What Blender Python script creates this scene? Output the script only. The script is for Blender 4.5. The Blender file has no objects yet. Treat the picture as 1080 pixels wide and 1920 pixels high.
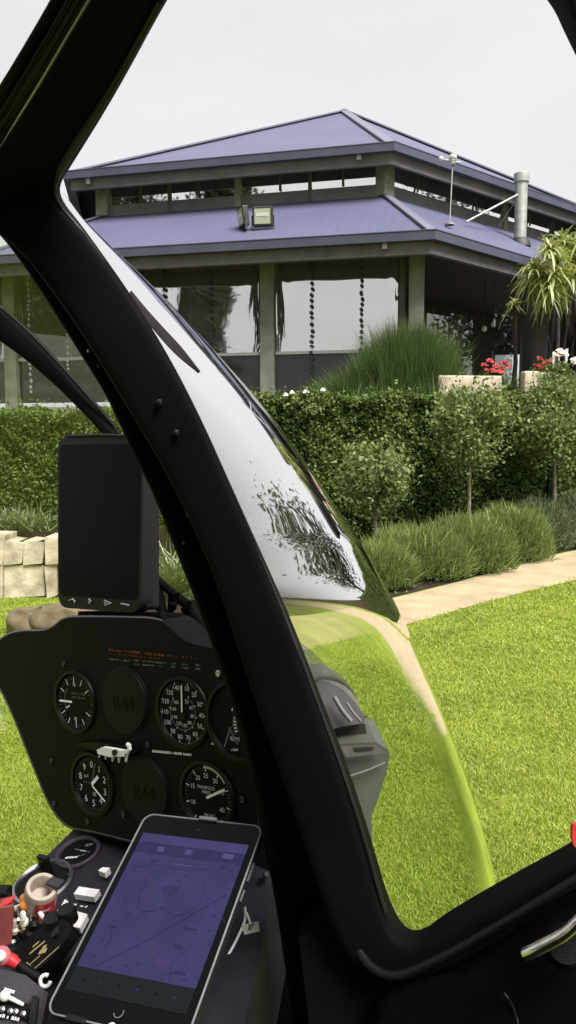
import bpy, bmesh, math, random
import numpy as np
from mathutils import Vector, Matrix
random.seed(7); rng = np.random.default_rng(7)
scene = bpy.context.scene
COL = scene.collection
F = 1450.0
EYE = Vector((0, 0, 1.5))
PITCH = math.atan(130 / F)
RT = Vector((1, 0, 0)); UP = Vector((0, math.sin(PITCH), math.cos(PITCH))); FW = Vector((0, math.cos(PITCH), -math.sin(PITCH)))

# ------------------------------------------------------------------ survey helpers (photo sight lines -> real positions)
def ray(px, py):
    return FW + RT * ((px - 540) / F) + UP * ((960 - py) / F)
SC = 1.0
def P(px, py, d):
    return EYE + ray(px, py) * (d * SC)
def on_z(px, py, z):
    r = ray(px, py); return EYE + r * ((z - EYE.z) / r.z)
def on_y(px, py, y):
    r = ray(px, py); return EYE + r * (y / r.y)
def on_plane(px, py, o, n):
    r = ray(px, py); return EYE + r * ((o - EYE).dot(n) / r.dot(n))
def pix(p):
    d = p - EYE; z = d.dot(FW)
    return 540 + F * d.dot(RT) / z, 960 - F * d.dot(UP) / z

# ------------------------------------------------------------------ materials
def nd(nt, t, **kw):
    n = nt.nodes.new(t)
    for k, v in kw.items(): setattr(n, k, v)
    return n
def mat(name, col, rough=0.5, metal=0.0, spec=0.5, var=0.0, vscale=8.0, bump=0.0, bscale=60.0, emit=None, estr=1.0):
    m = bpy.data.materials.new(name); m.use_nodes = True
    nt = m.node_tree; b = nt.nodes['Principled BSDF']
    b.inputs['Base Color'].default_value = (*col, 1); b.inputs['Roughness'].default_value = rough
    b.inputs['Metallic'].default_value = metal; b.inputs['Specular IOR Level'].default_value = spec
    tc = nd(nt, 'ShaderNodeTexCoord')
    if var > 0:
        n = nd(nt, 'ShaderNodeTexNoise'); n.inputs['Scale'].default_value = vscale; n.inputs['Detail'].default_value = 6
        nt.links.new(tc.outputs['Object'], n.inputs['Vector'])
        r = nd(nt, 'ShaderNodeValToRGB')
        r.color_ramp.elements[0].position = 0.3; r.color_ramp.elements[1].position = 0.7
        r.color_ramp.elements[0].color = (*[c * (1 - var) for c in col], 1)
        r.color_ramp.elements[1].color = (*[min(1, c * (1 + var)) for c in col], 1)
        nt.links.new(n.outputs['Fac'], r.inputs['Fac']); nt.links.new(r.outputs['Color'], b.inputs['Base Color'])
    if bump > 0:
        n2 = nd(nt, 'ShaderNodeTexNoise'); n2.inputs['Scale'].default_value = bscale; n2.inputs['Detail'].default_value = 5
        nt.links.new(tc.outputs['Object'], n2.inputs['Vector'])
        bp = nd(nt, 'ShaderNodeBump'); bp.inputs['Strength'].default_value = bump; bp.inputs['Distance'].default_value = 0.01
        nt.links.new(n2.outputs['Fac'], bp.inputs['Height']); nt.links.new(bp.outputs['Normal'], b.inputs['Normal'])
    if emit:
        b.inputs['Emission Color'].default_value = (*emit, 1); b.inputs['Emission Strength'].default_value = estr
    return m
def leafmat(name, cols, trans=0.35, rough=0.6, gloss=0.025, patch=1.3):
    m = bpy.data.materials.new(name); m.use_nodes = True; nt = m.node_tree; nt.nodes.clear()
    g = nd(nt, 'ShaderNodeNewGeometry'); r = nd(nt, 'ShaderNodeValToRGB'); cr = r.color_ramp
    while len(cr.elements) < len(cols): cr.elements.new(0.5)
    for i, c in enumerate(cols):
        cr.elements[i].position = i / max(1, len(cols) - 1); cr.elements[i].color = (*c, 1)
    tc = nd(nt, 'ShaderNodeTexCoord'); nz = nd(nt, 'ShaderNodeTexNoise'); nz.inputs['Scale'].default_value = patch; nz.inputs['Detail'].default_value = 4; nz.inputs['Roughness'].default_value = .65
    nt.links.new(tc.outputs['Object'], nz.inputs['Vector'])
    m0 = nd(nt, 'ShaderNodeMath', operation='MULTIPLY_ADD'); nt.links.new(nz.outputs['Fac'], m0.inputs[0]); m0.inputs[1].default_value = 1.5; m0.inputs[2].default_value = -.5
    m1_ = nd(nt, 'ShaderNodeMix'); m1_.inputs['Factor'].default_value = .58; nt.links.new(g.outputs['Random Per Island'], m1_.inputs['A']); nt.links.new(m0.outputs[0], m1_.inputs['B'])
    nt.links.new(m1_.outputs['Result'], r.inputs['Fac'])
    d = nd(nt, 'ShaderNodeBsdfDiffuse'); t = nd(nt, 'ShaderNodeBsdfTranslucent'); gl = nd(nt, 'ShaderNodeBsdfGlossy')
    gl.inputs['Roughness'].default_value = rough; gl.inputs['Color'].default_value = (1, 1, 1, 1)
    nt.links.new(r.outputs['Color'], d.inputs['Color']); nt.links.new(r.outputs['Color'], t.inputs['Color'])
    m1 = nd(nt, 'ShaderNodeMixShader'); m1.inputs[0].default_value = trans
    nt.links.new(d.outputs[0], m1.inputs[1]); nt.links.new(t.outputs[0], m1.inputs[2])
    m2 = nd(nt, 'ShaderNodeMixShader'); m2.inputs[0].default_value = gloss
    nt.links.new(m1.outputs[0], m2.inputs[1]); nt.links.new(gl.outputs[0], m2.inputs[2])
    o = nd(nt, 'ShaderNodeOutputMaterial'); nt.links.new(m2.outputs[0], o.inputs['Surface'])
    return m
def glassmat(name, f0, power, tint, rough=0.0, wave=0.0, wscale=2.0, body=None, bodyfac=0.0, ramp=None):
    """thin sheet: see-through + mirror, mirror grows towards grazing view (Schlick)"""
    m = bpy.data.materials.new(name); m.use_nodes = True; nt = m.node_tree; nt.nodes.clear(); L = nt.links.new
    g = nd(nt, 'ShaderNodeNewGeometry')
    dot = nd(nt, 'ShaderNodeVectorMath', operation='DOT_PRODUCT'); L(g.outputs['Incoming'], dot.inputs[0]); L(g.outputs['Normal'], dot.inputs[1])
    ab = nd(nt, 'ShaderNodeMath', operation='ABSOLUTE'); L(dot.outputs['Value'], ab.inputs[0])
    if ramp:
        mr = nd(nt, 'ShaderNodeMapRange', interpolation_type='SMOOTHSTEP'); L(ab.outputs[0], mr.inputs[0])
        for k_, v_ in zip(('From Min', 'From Max', 'To Min', 'To Max'), (ramp[1], ramp[0], .97, f0)): mr.inputs[k_].default_value = v_
    sb = nd(nt, 'ShaderNodeMath', operation='SUBTRACT'); sb.inputs[0].default_value = 1; L(ab.outputs[0], sb.inputs[1])
    pw = nd(nt, 'ShaderNodeMath', operation='POWER'); L(sb.outputs[0], pw.inputs[0]); pw.inputs[1].default_value = power
    ma = nd(nt, 'ShaderNodeMath', operation='MULTIPLY_ADD'); L(pw.outputs[0], ma.inputs[0]); ma.inputs[1].default_value = 1 - f0; ma.inputs[2].default_value = f0
    tr = nd(nt, 'ShaderNodeBsdfTransparent'); tr.inputs['Color'].default_value = (*tint, 1)
    gl = nd(nt, 'ShaderNodeBsdfGlossy'); gl.inputs['Roughness'].default_value = rough; gl.inputs['Color'].default_value = (1, 1, 1, 1)
    if wave > 0:
        tc = nd(nt, 'ShaderNodeTexCoord'); n = nd(nt, 'ShaderNodeTexNoise'); n.inputs['Scale'].default_value = wscale; n.inputs['Detail'].default_value = 2
        L(tc.outputs['Object'], n.inputs['Vector']); bp = nd(nt, 'ShaderNodeBump'); bp.inputs['Strength'].default_value = wave; bp.inputs['Distance'].default_value = 0.02
        L(n.outputs['Fac'], bp.inputs['Height']); L(bp.outputs['Normal'], gl.inputs['Normal'])
    mx = nd(nt, 'ShaderNodeMixShader'); L(mr.outputs[0] if ramp else ma.outputs[0], mx.inputs[0])
    if body:
        df = nd(nt, 'ShaderNodeBsdfDiffuse'); df.inputs['Color'].default_value = (*body, 1)
        m0 = nd(nt, 'ShaderNodeMixShader'); m0.inputs[0].default_value = bodyfac
        L(tr.outputs[0], m0.inputs[1]); L(df.outputs[0], m0.inputs[2]); L(m0.outputs[0], mx.inputs[1])
    else:
        L(tr.outputs[0], mx.inputs[1])
    L(gl.outputs[0], mx.inputs[2])
    o = nd(nt, 'ShaderNodeOutputMaterial'); L(mx.outputs[0], o.inputs['Surface'])
    return m

M = {}
M['door_black'] = mat('door_black', (0.002332, 0.002066, 0.003078), 0.68, spec=0.05, var=0.25, vscale=14, bump=0.04, bscale=420)
M['pillar_black'] = mat('pillar_black', (0.001264, 0.001134, 0.00162), 0.68, spec=0.05, var=0.25, vscale=10, bump=0.04, bscale=380)
M['panel_black'] = mat('panel_black', (0.002458, 0.001869, 0.003684), 0.6, spec=0.1, var=0.2, vscale=20, bump=0.15, bscale=900)
M['hood_black'] = mat('hood_black', (0.00405, 0.003375, 0.00495), 0.4, spec=0.22, bump=0.1, bscale=700)
M['cover_grey'] = mat('cover_grey', (0.003976, 0.003029, 0.005826), 0.55, spec=0.12, bump=0.1, bscale=800)
M['emboss'] = mat('emboss', (0.00124, 0.00124, 0.00124), 0.6, spec=0.1)
M['bezel'] = mat('bezel', (0.0015, 0.0015, 0.0015), 0.45, spec=0.15)
M['dial'] = mat('dial', (0.0014, 0.0014, 0.0016), 0.6, spec=0.1)
M['mark'] = mat('mark', (0.6376, 0.6255, 0.6686), 0.6, spec=0.1)
M['markdim'] = mat('markdim', (0.1451, 0.1531, 0.1451), 0.6, spec=0.1)
M['markgreen'] = mat('markgreen', (0.1934, 0.3224, 0.1934), 0.6, spec=0.1)
M['needle'] = mat('needle', (0.8, 0.8, 0.8), 0.5)
M['amber_text'] = mat('amber_text', (0.1934, 0.04836, 0.01612), 0.6, spec=0.1)
M['white_lab'] = mat('white_lab', (0.8, 0.8, 0.8), 0.6, var=0.12, vscale=90)
M['metal'] = mat('metal', (0.55, 0.52, 0.47), 0.22, metal=1, var=0.2, vscale=120)
M['rim_metal'] = mat('rim_metal', (0.35, 0.35, 0.36), 0.35, metal=1)
M['hood_sheen'] = mat('hood_sheen', (0.05, 0.05, 0.055), 0.3, spec=0.6, bump=.1, bscale=500)  # paler than the black hood: sky gleam put into the colour
M['screw'] = mat('screw', (0.05, 0.05, 0.055), 0.4, metal=1)
M['console'] = mat('console', (0.01322, 0.01171, 0.01744), 0.5, spec=0.3, var=0.3, vscale=25, bump=0.15, bscale=500)
M['console_grey'] = mat('console_grey', (0.03305, 0.02754, 0.04039), 0.55, spec=0.3, var=0.2, vscale=30, bump=0.1, bscale=400)
M['beige'] = mat('beige', (0.408, 0.34, 0.289), 0.45, var=0.15, vscale=60)
M['red'] = mat('red', (0.612, 0.034, 0.0425), 0.4, var=0.2, vscale=70)
M['maroon'] = mat('maroon', (0.153, 0.0306, 0.0272), 0.5, var=0.25, vscale=50)
M['pink'] = mat('pink', (0.714, 0.17, 0.204), 0.3)
M['orange'] = mat('orange', (0.714, 0.238, 0.034), 0.35)
M['gold'] = mat('gold', (0.372, 0.31, 0.124), 0.5)
M['rubber'] = mat('rubber', (0.002592, 0.00216, 0.00288), 0.5, spec=0.3)
M['trim_glint'] = mat('trim_glint', (0.22, 0.22, 0.23), 0.3, metal=0.6, var=0.4, vscale=9)
M['trim_brown'] = mat('trim_brown', (0.009072, 0.00648, 0.00864), 0.6, spec=0.08, var=0.5, vscale=40)
M['trim_grey'] = mat('trim_grey', (0.01166, 0.01026, 0.0144), 0.45, spec=0.08, var=0.3, vscale=30)
M['seat_grey'] = mat('seat_grey', (0.085, 0.08, 0.082), 0.4, spec=0.4, var=0.15, vscale=12)
M['seat_green'] = mat('seat_green', (0.055, 0.062, 0.048), 0.5, spec=0.4, var=0.2, vscale=10)
M['wind_glass'] = glassmat('wind_glass', 0.02, 1.7, (0.90, 0.92, 0.89), 0.0, ramp=(.52, .30))
M['device'] = mat('device', (0.00243, 0.002363, 0.00378), 0.4, spec=0.15)
M['device_side'] = mat('device_side', (0.00972, 0.0081, 0.012), 0.5, spec=0.2)
M['screen_off'] = mat('screen_off', (0.001728, 0.0018, 0.00312), 0.2, spec=0.04)
M['icon'] = mat('icon', (0.248, 0.248, 0.2728), 0.5)
M['yellowgreen'] = mat('yellowgreen', (0.05, 0.06, 0.012), 0.5)
M['case'] = mat('case', (0.2, 0.2, 0.205), 0.4, spec=0.5, var=0.2, vscale=30)
M['case_dark'] = mat('case_dark', (0.012, 0.0126, 0.0126), 0.5)
M['glass_black'] = mat('glass_black', (0.002, 0.0028, 0.003), 0.12, spec=0.1)

# ------------------------------------------------------------------ mesh builder
class MB:
    def __init__(s): s.v = []; s.f = []; s.m = []; s.mats = []; s.uv = {}
    def mi(s, m):
        m = M[m] if isinstance(m, str) else m
        if m not in s.mats: s.mats.append(m)
        return s.mats.index(m)
    def add(s, vs, fs, m):
        o = len(s.v); k = s.mi(m); s.v += [Vector(p) for p in vs]
        for f in fs: s.f.append([i + o for i in f]); s.m.append(k)
    def quad(s, a, b, c, d, m): s.add([a, b, c, d], [[0, 1, 2, 3]], m)
    def poly(s, pts, m): s.add(pts, [list(range(len(pts)))], m)
    def prism(s, pts, vec, m, m_side=None):
        n = len(pts); a = [Vector(p) for p in pts]; b = [p + vec for p in a]
        s.add(a + b, [list(range(n)), list(range(2 * n - 1, n - 1, -1))], m)
        s.add(a + b, [[i, i + n, (i + 1) % n + n, (i + 1) % n] for i in range(n)], m_side or m)
    def box(s, c, ax, ay, az, m):
        c = Vector(c); vs = [c + ax * i + ay * j + az * k for k in (-1, 1) for j in (-1, 1) for i in (-1, 1)]
        s.add(vs, [[0, 2, 3, 1], [4, 5, 7, 6], [0, 1, 5, 4], [2, 6, 7, 3], [0, 4, 6, 2], [1, 3, 7, 5]], m)
    def rings(s, rings, m, cap=True, closed=True):
        n = len(rings[0]); vs = [p for r in rings for p in r]; fs = []
        for i in range(len(rings) - 1):
            for j in range(n if closed else n - 1):
                fs.append([i * n + j, i * n + (j + 1) % n, (i + 1) * n + (j + 1) % n, (i + 1) * n + j])
        if cap: fs += [list(range(n - 1, -1, -1)), [(len(rings) - 1) * n + j for j in range(n)]]
        s.add(vs, fs, m)
    def tube(s, pts, r, m, n=8):
        pts = [Vector(p) for p in pts]; rr = r if isinstance(r, (list, tuple)) else [r] * len(pts); rings = []
        for i, p in enumerate(pts):
            t = (pts[min(i + 1, len(pts) - 1)] - pts[max(i - 1, 0)]).normalized()
            a = t.orthogonal().normalized() if i == 0 else (pa - t * pa.dot(t)).normalized()
            pa = a; b = t.cross(a)
            rings.append([p + (a * math.cos(2 * math.pi * k / n) + b * math.sin(2 * math.pi * k / n)) * rr[i] for k in range(n)])
        s.rings(rings, m)
    def lathe(s, o, ax, prof, m, n=32):
        o = Vector(o); ax = ax.normalized(); a = ax.orthogonal().normalized(); b = ax.cross(a)
        s.rings([[o + ax * h + (a * math.cos(2 * math.pi * k / n) + b * math.sin(2 * math.pi * k / n)) * r for k in range(n)] for r, h in prof], m, cap=False)
    def ball(s, c, r, m, n=10, sc=(1, 1, 1)):
        c = Vector(c); rings = []
        for i in range(1, n):
            t = math.pi * i / n
            rings.append([c + Vector((math.sin(t) * math.cos(2 * math.pi * k / n) * sc[0], math.sin(t) * math.sin(2 * math.pi * k / n) * sc[1], math.cos(t) * sc[2])) * r for k in range(n)])
        s.rings(rings, m)
    def build(s, name, parent=None, smooth=None, bevel=0, seg=2):
        me = bpy.data.meshes.new(name); me.from_pydata([tuple(p) for p in s.v], [], s.f)
        for m in s.mats: me.materials.append(m)
        me.polygons.foreach_set('material_index', s.m); me.update()
        o = bpy.data.objects.new(name, me); COL.objects.link(o)
        if smooth is not None:
            me.shade_smooth(); me.set_sharp_from_angle(angle=math.radians(smooth))
        if bevel:
            b = o.modifiers.new('bevel', 'BEVEL'); b.width = bevel; b.segments = seg; b.limit_method = 'ANGLE'; b.angle_limit = math.radians(40)
        if parent: o.parent = parent; o.matrix_parent_inverse = parent.matrix_world.inverted()
        return o
def tag(o, label=None, cat=None, group=None, kind=None):
    if label: o['label'] = label
    if cat: o['category'] = cat
    if group: o['group'] = group
    if kind: o['kind'] = kind
    return o
def empty(name, loc, label, cat, group=None):
    o = bpy.data.objects.new(name, None); o.empty_display_size = 0.2; COL.objects.link(o); o.location = loc
    bpy.context.view_layer.update()
    return tag(o, label, cat, group)

def np_mesh(name, V, faces_list, m, parent=None):
    """faces_list: list of int arrays (n,k)"""
    me = bpy.data.meshes.new(name)
    loops = np.concatenate([f.reshape(-1) for f in faces_list]).astype(np.int32)
    cnt = np.concatenate([np.full(len(f), f.shape[1]) for f in faces_list]).astype(np.int32)
    st = np.concatenate([[0], np.cumsum(cnt)[:-1]]).astype(np.int32)
    me.vertices.add(len(V)); me.vertices.foreach_set('co', V.astype(np.float32).reshape(-1))
    me.loops.add(len(loops)); me.loops.foreach_set('vertex_index', loops)
    me.polygons.add(len(cnt)); me.polygons.foreach_set('loop_start', st)
    me.update(calc_edges=True); me.validate()
    for mm in (m if isinstance(m, list) else [m]): me.materials.append(mm)
    o = bpy.data.objects.new(name, me); COL.objects.link(o)
    if parent: o.parent = parent; o.matrix_parent_inverse = parent.matrix_world.inverted()
    return o
def unit(a): return a / (np.linalg.norm(a, axis=1, keepdims=True) + 1e-9)
def leaves(C, size, up=0.35, asp=0.55, droop=0.0):
    """folded leaf quads (two triangles-ish) at centres C"""
    n = len(C); s = size * rng.uniform(0.6, 1.35, (n, 1))
    d = unit(rng.normal(size=(n, 3)) + np.array([0, 0, -droop])); nn = unit(rng.normal(size=(n, 3)) + np.array([0, -up * .6, up * 2]))
    w = unit(np.cross(d, nn)); nn = unit(np.cross(w, d))
    V = np.stack([C - d * s * .5, C + w * s * asp * .5 - nn * s * .08, C + d * s * .5, C - w * s * asp * .5 - nn * s * .08], 1).reshape(-1, 3)
    return V, np.arange(n * 4).reshape(n, 4)
def blades(B, D, L, W, bend, face=None):
    """grass blades: base B, direction D (unit), length L, width W, sideways droop vector bend (n,3)"""
    n = len(B); L = L.reshape(-1, 1); W = np.asarray(W).reshape(-1, 1) * np.ones((n, 1))
    s = unit(np.cross(D, rng.normal(size=(n, 3))))
    m = B + D * L * .55 + bend * L * .25; t = B + D * L + bend * L
    V = np.stack([B - s * W * .5, B + s * W * .5, m + s * W * .42, m - s * W * .42, t], 1).reshape(-1, 3)
    k = np.arange(n)[:, None] * 5
    return V, k + np.array([[0, 1, 2, 3]]), k + np.array([[3, 2, 4]])
def bumpy(x, y, seed=0):
    return (np.sin(x * 2.1 + seed) * np.cos(y * 1.7 + seed * 2) + .6 * np.sin(x * 4.7 + 1.3 * seed) * np.sin(y * 5.1 + seed) + .4 * np.sin(x * 9.3 + y * 7.7 + seed)) / 2
# ------------------------------------------------------------------ HELICOPTER
heli = empty('helicopter', (-0.3, 1.2, 0.3), 'black helicopter cockpit with door frame, instrument panel and bulging windshield parked on the lawn', 'helicopter')

def interp_poly(pts, n):
    pts = np.array(pts, float); d = np.concatenate([[0], np.cumsum(np.linalg.norm(np.diff(pts[:, :2], axis=0), axis=1))])
    t = np.linspace(0, d[-1], n); return np.stack([np.interp(t, d, pts[:, k]) for k in range(pts.shape[1])], 1)
def smooth_poly(pts, k=2):
    pts = [tuple(p) for p in pts]
    for _ in range(k):
        out = [pts[0]]
        for a, b in zip(pts, pts[1:]):
            out += [tuple(.75 * x + .25 * y for x, y in zip(a, b)), tuple(.25 * x + .75 * y for x, y in zip(a, b))]
        pts = out + [pts[-1]]
    return pts
def beam(mb, Lp, Rp, th, m, expo=4.0, n=24, k=2):
    """rounded bar between two outlines (px, py, depth); th = thickness along the sight line"""
    Lp = smooth_poly(Lp, k); Rp = smooth_poly(Rp, k); rings = []
    for a, b in zip(Lp, Rp):
        A = P(*a); B = P(*b); c = (A + B) / 2; h = (B - A) / 2
        v = (c - EYE).normalized(); v = (v - h.normalized() * v.dot(h.normalized())).normalized()
        r = []
        for j in range(n):
            t = 2 * math.pi * j / n; cs, sn = math.cos(t), math.sin(t)
            r.append(c + h * (math.copysign(abs(cs) ** (2 / expo), cs)) + v * (th / 2) * math.copysign(abs(sn) ** (2 / expo), sn))
        rings.append(r)
    mb.rings(rings, m)

SC = .85
# --- door (nearest frame): loop of the window opening
Lo = [(262, -120, .60), (176, 0, .66), (80, 170, .76), (0, 297, .86), (-52, 380, .92), (-10, 425, .94), (48, 476, .945), (100, 545, .95), (170, 650, .95), (240, 765, .945), (310, 880, .935), (370, 1000, .92), (420, 1120, .91),
      (470, 1275, .895), (520, 1410, .88), (565, 1540, .865), (612, 1680, .85), (655, 1790, .84), (735, 1842, .82), (850, 1790, .79), (1080, 1656, .73), (1230, 1570, .70)]
Ri = [(385, -120, .60), (307, 0, .66), (214, 170, .76), (122, 312, .86), (104, 352, .92), (116, 382, .94), (150, 420, .945), (194, 478, .95), (255, 568, .95), (322, 678, .945), (382, 795, .935), (434, 912, .92), (484, 1025, .91),
      (548, 1172, .895), (598, 1308, .88), (643, 1425, .865), (690, 1575, .85), (728, 1712, .84), (770, 1770, .82), (850, 1722, .79), (1080, 1592, .73), (1230, 1508, .70)]
mb = MB(); beam(mb, Lo, Ri, .05, 'door_black', 7.0, 36)
door = mb.build('door', heli, 50)
# rear edge and head of the window opening, closing the loop outside the picture
rI = [(1020, -75, .66), (1038, -20, .66), (1052, 20, .655), (1068, 55, .65), (1096, 110, .64), (1190, 280, .62), (1270, 560, .60), (1300, 900, .60), (1290, 1250, .63), (1255, 1480, .69), (1225, 1530, .70)]
mb = MB(); beam(mb, rI, [(x + 95, y + (-40 if y < 0 else 0), d) for x, y, d in rI], .05, 'door_black', 5); mb.build('rear_frame', door, 50)
mb = MB(); beam(mb, [(250, -190, .60), (600, -200, .61), (1180, -190, .655)], [(320, -85, .60), (600, -88, .61), (1060, -80, .655)], .05, 'door_black', 5); mb.build('head_frame', door, 50)
# rubber seal lip along the inside of the opening
mb = MB(); mb.tube([P(x - 6, y + (3 if y < 1700 else 0), d - .022) for x, y, d in smooth_poly(Ri[1:18], 1)], .0022, 'rubber', 6); mb.build('window_seal', door, 60)
# moulded step around lower corner
mb = MB()
pts = smooth_poly([(668, 1770, .82), (690, 1812, .80), (735, 1836, .785), (800, 1812, .775), (900, 1757, .75), (1080, 1652, .70), (1220, 1570, .67)], 2)
mb.tube([P(*p) for p in pts], [.0045] * len(pts), 'hood_black', 10); mb.build('sill_moulding', door, 60)
# door lower panel with map pocket and lever
mb = MB()
pan = [P(*p) for p in [(640, 1690, .87), (690, 1815, .83), (742, 1832, .82), (1080, 1645, .74), (1260, 1545, .71), (1260, 2080, .66), (600, 2080, .80), (560, 1760, .86)]]
mb.prism(pan, FW * .03, 'door_black'); mb.build('lower_panel', door, bevel=.004)
mb = MB()
pk = smooth_poly([(690, 2080, .775), (700, 1935, .775), (722, 1893, .772), (770, 1862, .766), (830, 1836, .76), (872, 1838, .755), (905, 1862, .75), (940, 1872, .745), (1000, 1850, .735), (1085, 1800, .715), (1250, 1700, .69), (1250, 2080, .64)], 2)
mb.prism([P(*p) for p in pk], FW * .02, 'pillar_black'); mb.build('map_pocket', door, 40, bevel=.003)
mb = MB(); ln = smooth_poly([(945, 1862, .735), (962, 1885, .73), (975, 1930, .72), (985, 2000, .71)], 2)
mb.tube([P(*p) for p in ln], .0014, 'rubber', 6); mb.build('pocket_piping', door, 60)
mb = MB()
hd = smooth_poly([(985, 1790, .695), (1000, 1783, .69), (1030, 1768, .685), (1060, 1752, .68), (1085, 1728, .675), (1130, 1690, .67)], 2)
mb.tube([P(*p) for p in hd], [.0035] + [.0052] * (len(hd) - 2) + [.0052], 'metal', 12)
mb.tube([P(1000, 1778, .693), P(1014, 1768, .693), P(1028, 1757, .695)], [.002, .0032, .002], 'metal', 8)
mb.build('door_handle', door, 50)
mb = MB(); mb.lathe(P(1060, 1775, .70), (EYE - P(1060, 1775, .70)), [(0, .012), (.012, .012), (.016, .006), (.017, 0)], 'hood_black', 20); mb.build('handle_boss', door, 40)

# --- windshield pillar and roof rail strips behind the door frame
mb = MB()
beam(mb, [(-120, 330, 1.0), (-60, 380, 1.0), (0, 432, 1.0), (45, 488, 1.0), (110, 588, 1.0), (160, 672, 1.0), (202, 738, .995), (230, 800, .99), (262, 868, .985), (292, 932, .98), (330, 1030, .97), (375, 1148, .96), (402, 1225, .955), (432, 1310, .95), (462, 1420, .94), (490, 1550, .93), (520, 1700, .92), (560, 2000, .90)],
     [(20, 330, 1.0), (40, 395, 1.0), (80, 470, 1.0), (120, 530, 1.0), (180, 625, 1.0), (230, 712, 1.0), (270, 775, .995), (300, 830, .99), (340, 905, .985), (370, 970, .98), (410, 1065, .97), (460, 1195, .96), (490, 1275, .955), (520, 1360, .95), (560, 1480, .94), (590, 1590, .93), (630, 1720, .92), (690, 2000, .90)], .05, 'pillar_black', 5)
pill = mb.build('windshield_pillar', heli, 50)
for (x, y, d) in [(167, 658, .985), (186, 686, .985), (352, 965, .96), (345, 1018, .955)]:
    mb = MB(); p = P(x, y, d - .02); mb.lathe(p, EYE - p, [(.0022, -.01), (.0022, .0005), (.0014, .0014), (0.0001, .0016)], 'rim_metal' if y == 658 else 'screw', 12); mb.build('rivet', pill, 40)
for (x, y, d) in [(298, 755, .93), (330, 812, .925)]:
    mb = MB(); p = P(x, y, d - .026); mb.lathe(p, EYE - p, [(.0034, -.012), (.0034, .0003), (.0022, .001), (.0001, .001)], 'rubber', 12); mb.build('door_screw', door, 40)
mb = MB(); beam(mb, [(160, -120, .70), (98, 0, .76), (40, 100, .82), (-5, 180, .88), (-60, 275, .95)], [(196, -120, .70), (134, 0, .76), (76, 100, .82), (27, 190, .88), (-30, 290, .95)], .03, 'trim_brown', 3)
mb.build('roof_rail', heli, 60)
for L0, L1, m in ((126, 146, 'trim_grey'), (142, 158, 'rubber'), (154, 172, 'trim_grey')):
    mb = MB(); o0, o1 = L0 - 98, L1 - 98
    beam(mb, [(160 + o0, -120, .69), (98 + o0, 0, .75), (40 + o0, 100, .81), (-5 + o0 - 2, 180, .87), (-60 + o0 - 6, 275, .94), (-110 + o0, 370, .97)], [(160 + o1, -120, .69), (98 + o1, 0, .75), (40 + o1, 100, .81), (-5 + o1 - 2, 185, .87), (-60 + o1 - 6, 280, .94), (-110 + o1, 375, .97)], .02, m, 2.5)
    mb.build('rail_gasket', heli, 60)
mb = MB(); mb.tube([P(x, y, d) for x, y, d in [(235, -100, .63), (168, 2, .66), (120, 82, .70), (75, 158, .75), (35, 222, .80), (-2, 285, .845), (-40, 345, .9)]], .0016, 'trim_glint', 6); mb.build('rail_glint', heli, 60)  # pale metal tube standing in for the glint line along the rail

SC = 1.0
# --- cabin roof skin and rear bulkhead out of view, added to shade the cockpit
mb = MB(); mb.prism([Vector((-1.35, -.75, 2.08)), Vector((.42, -.75, 2.08)), Vector((.42, .12, 2.10)), Vector((.1, .22, 2.12)), Vector((-1.35, .25, 2.12))], Vector((0, 0, .05)), 'door_black'); mb.build('cabin_roof', heli, bevel=.01)
mb = MB(); mb.box(Vector((-.47, -.72, 1.2)), Vector((.88, 0, 0)), Vector((0, .03, 0)), Vector((0, 0, .87)), 'pillar_black'); mb.build('rear_bulkhead', heli, bevel=.01)
mb = MB(); mb.box(Vector((-.47, .15, .36)), Vector((.88, 0, 0)), Vector((0, .9, 0)), Vector((0, 0, .03)), 'pillar_black'); mb.build('cabin_floor', heli, bevel=.01)
# --- centre bow of the windshield
mb = MB(); beam(mb, [(-110, 488, 1.55), (-40, 545, 1.52), (20, 594, 1.5), (62, 632, 1.5), (105, 678, 1.49), (150, 728, 1.48), (215, 802, 1.46), (270, 870, 1.45)], [(-110, 570, 1.55), (-40, 610, 1.52), (0, 640, 1.5), (40, 668, 1.5), (90, 710, 1.49), (130, 748, 1.48), (190, 808, 1.46), (240, 876, 1.45)], .03, 'pillar_black', 3)
bow = mb.build('windshield_bow', heli, 60)
mb = MB(); mb.tube([P(x, y, 1.45) for x, y in [(-40, 544), (22, 593), (62, 630), (105, 675), (150, 725), (215, 799)]], .004, 'trim_grey', 6); mb.build('bow_seal', bow, 60)

# --- windshield: right half of the nose bubble, wrapping round in front of the panel
Sil = [(372, 118), (400, 142), (470, 214), (540, 290), (605, 352), (690, 430), (770, 500), (850, 560), (940, 622), (1030, 681), (1110, 730), (1190, 770), (1270, 802), (1340, 830), (1450, 870), (1570, 910), (1680, 934), (1800, 948), (1950, 955)]
Pin = [(372, 108), (420, 150), (478, 194), (568, 255), (678, 322), (795, 382), (912, 434), (1025, 484), (1172, 548), (1308, 598), (1425, 643), (1575, 690), (1712, 728), (1800, 745), (1950, 780)]
rows = np.concatenate([np.linspace(362, 1000, 44), np.linspace(1015, 1900, 44)])
xs = np.interp(rows, *zip(*Sil)); xp = np.interp(rows, *zip(*Pin))
ker = np.ones(7) / 7
def sm(a): return np.convolve(np.pad(a, 3, mode='reflect', reflect_type='odd'), ker, 'valid')
xs = sm(xs); xp = sm(xp)
NT, NW = 30, 22
def SS(x): x = min(1, max(0, x)); return x * x * (3 - 2 * x)
V = []
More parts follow.
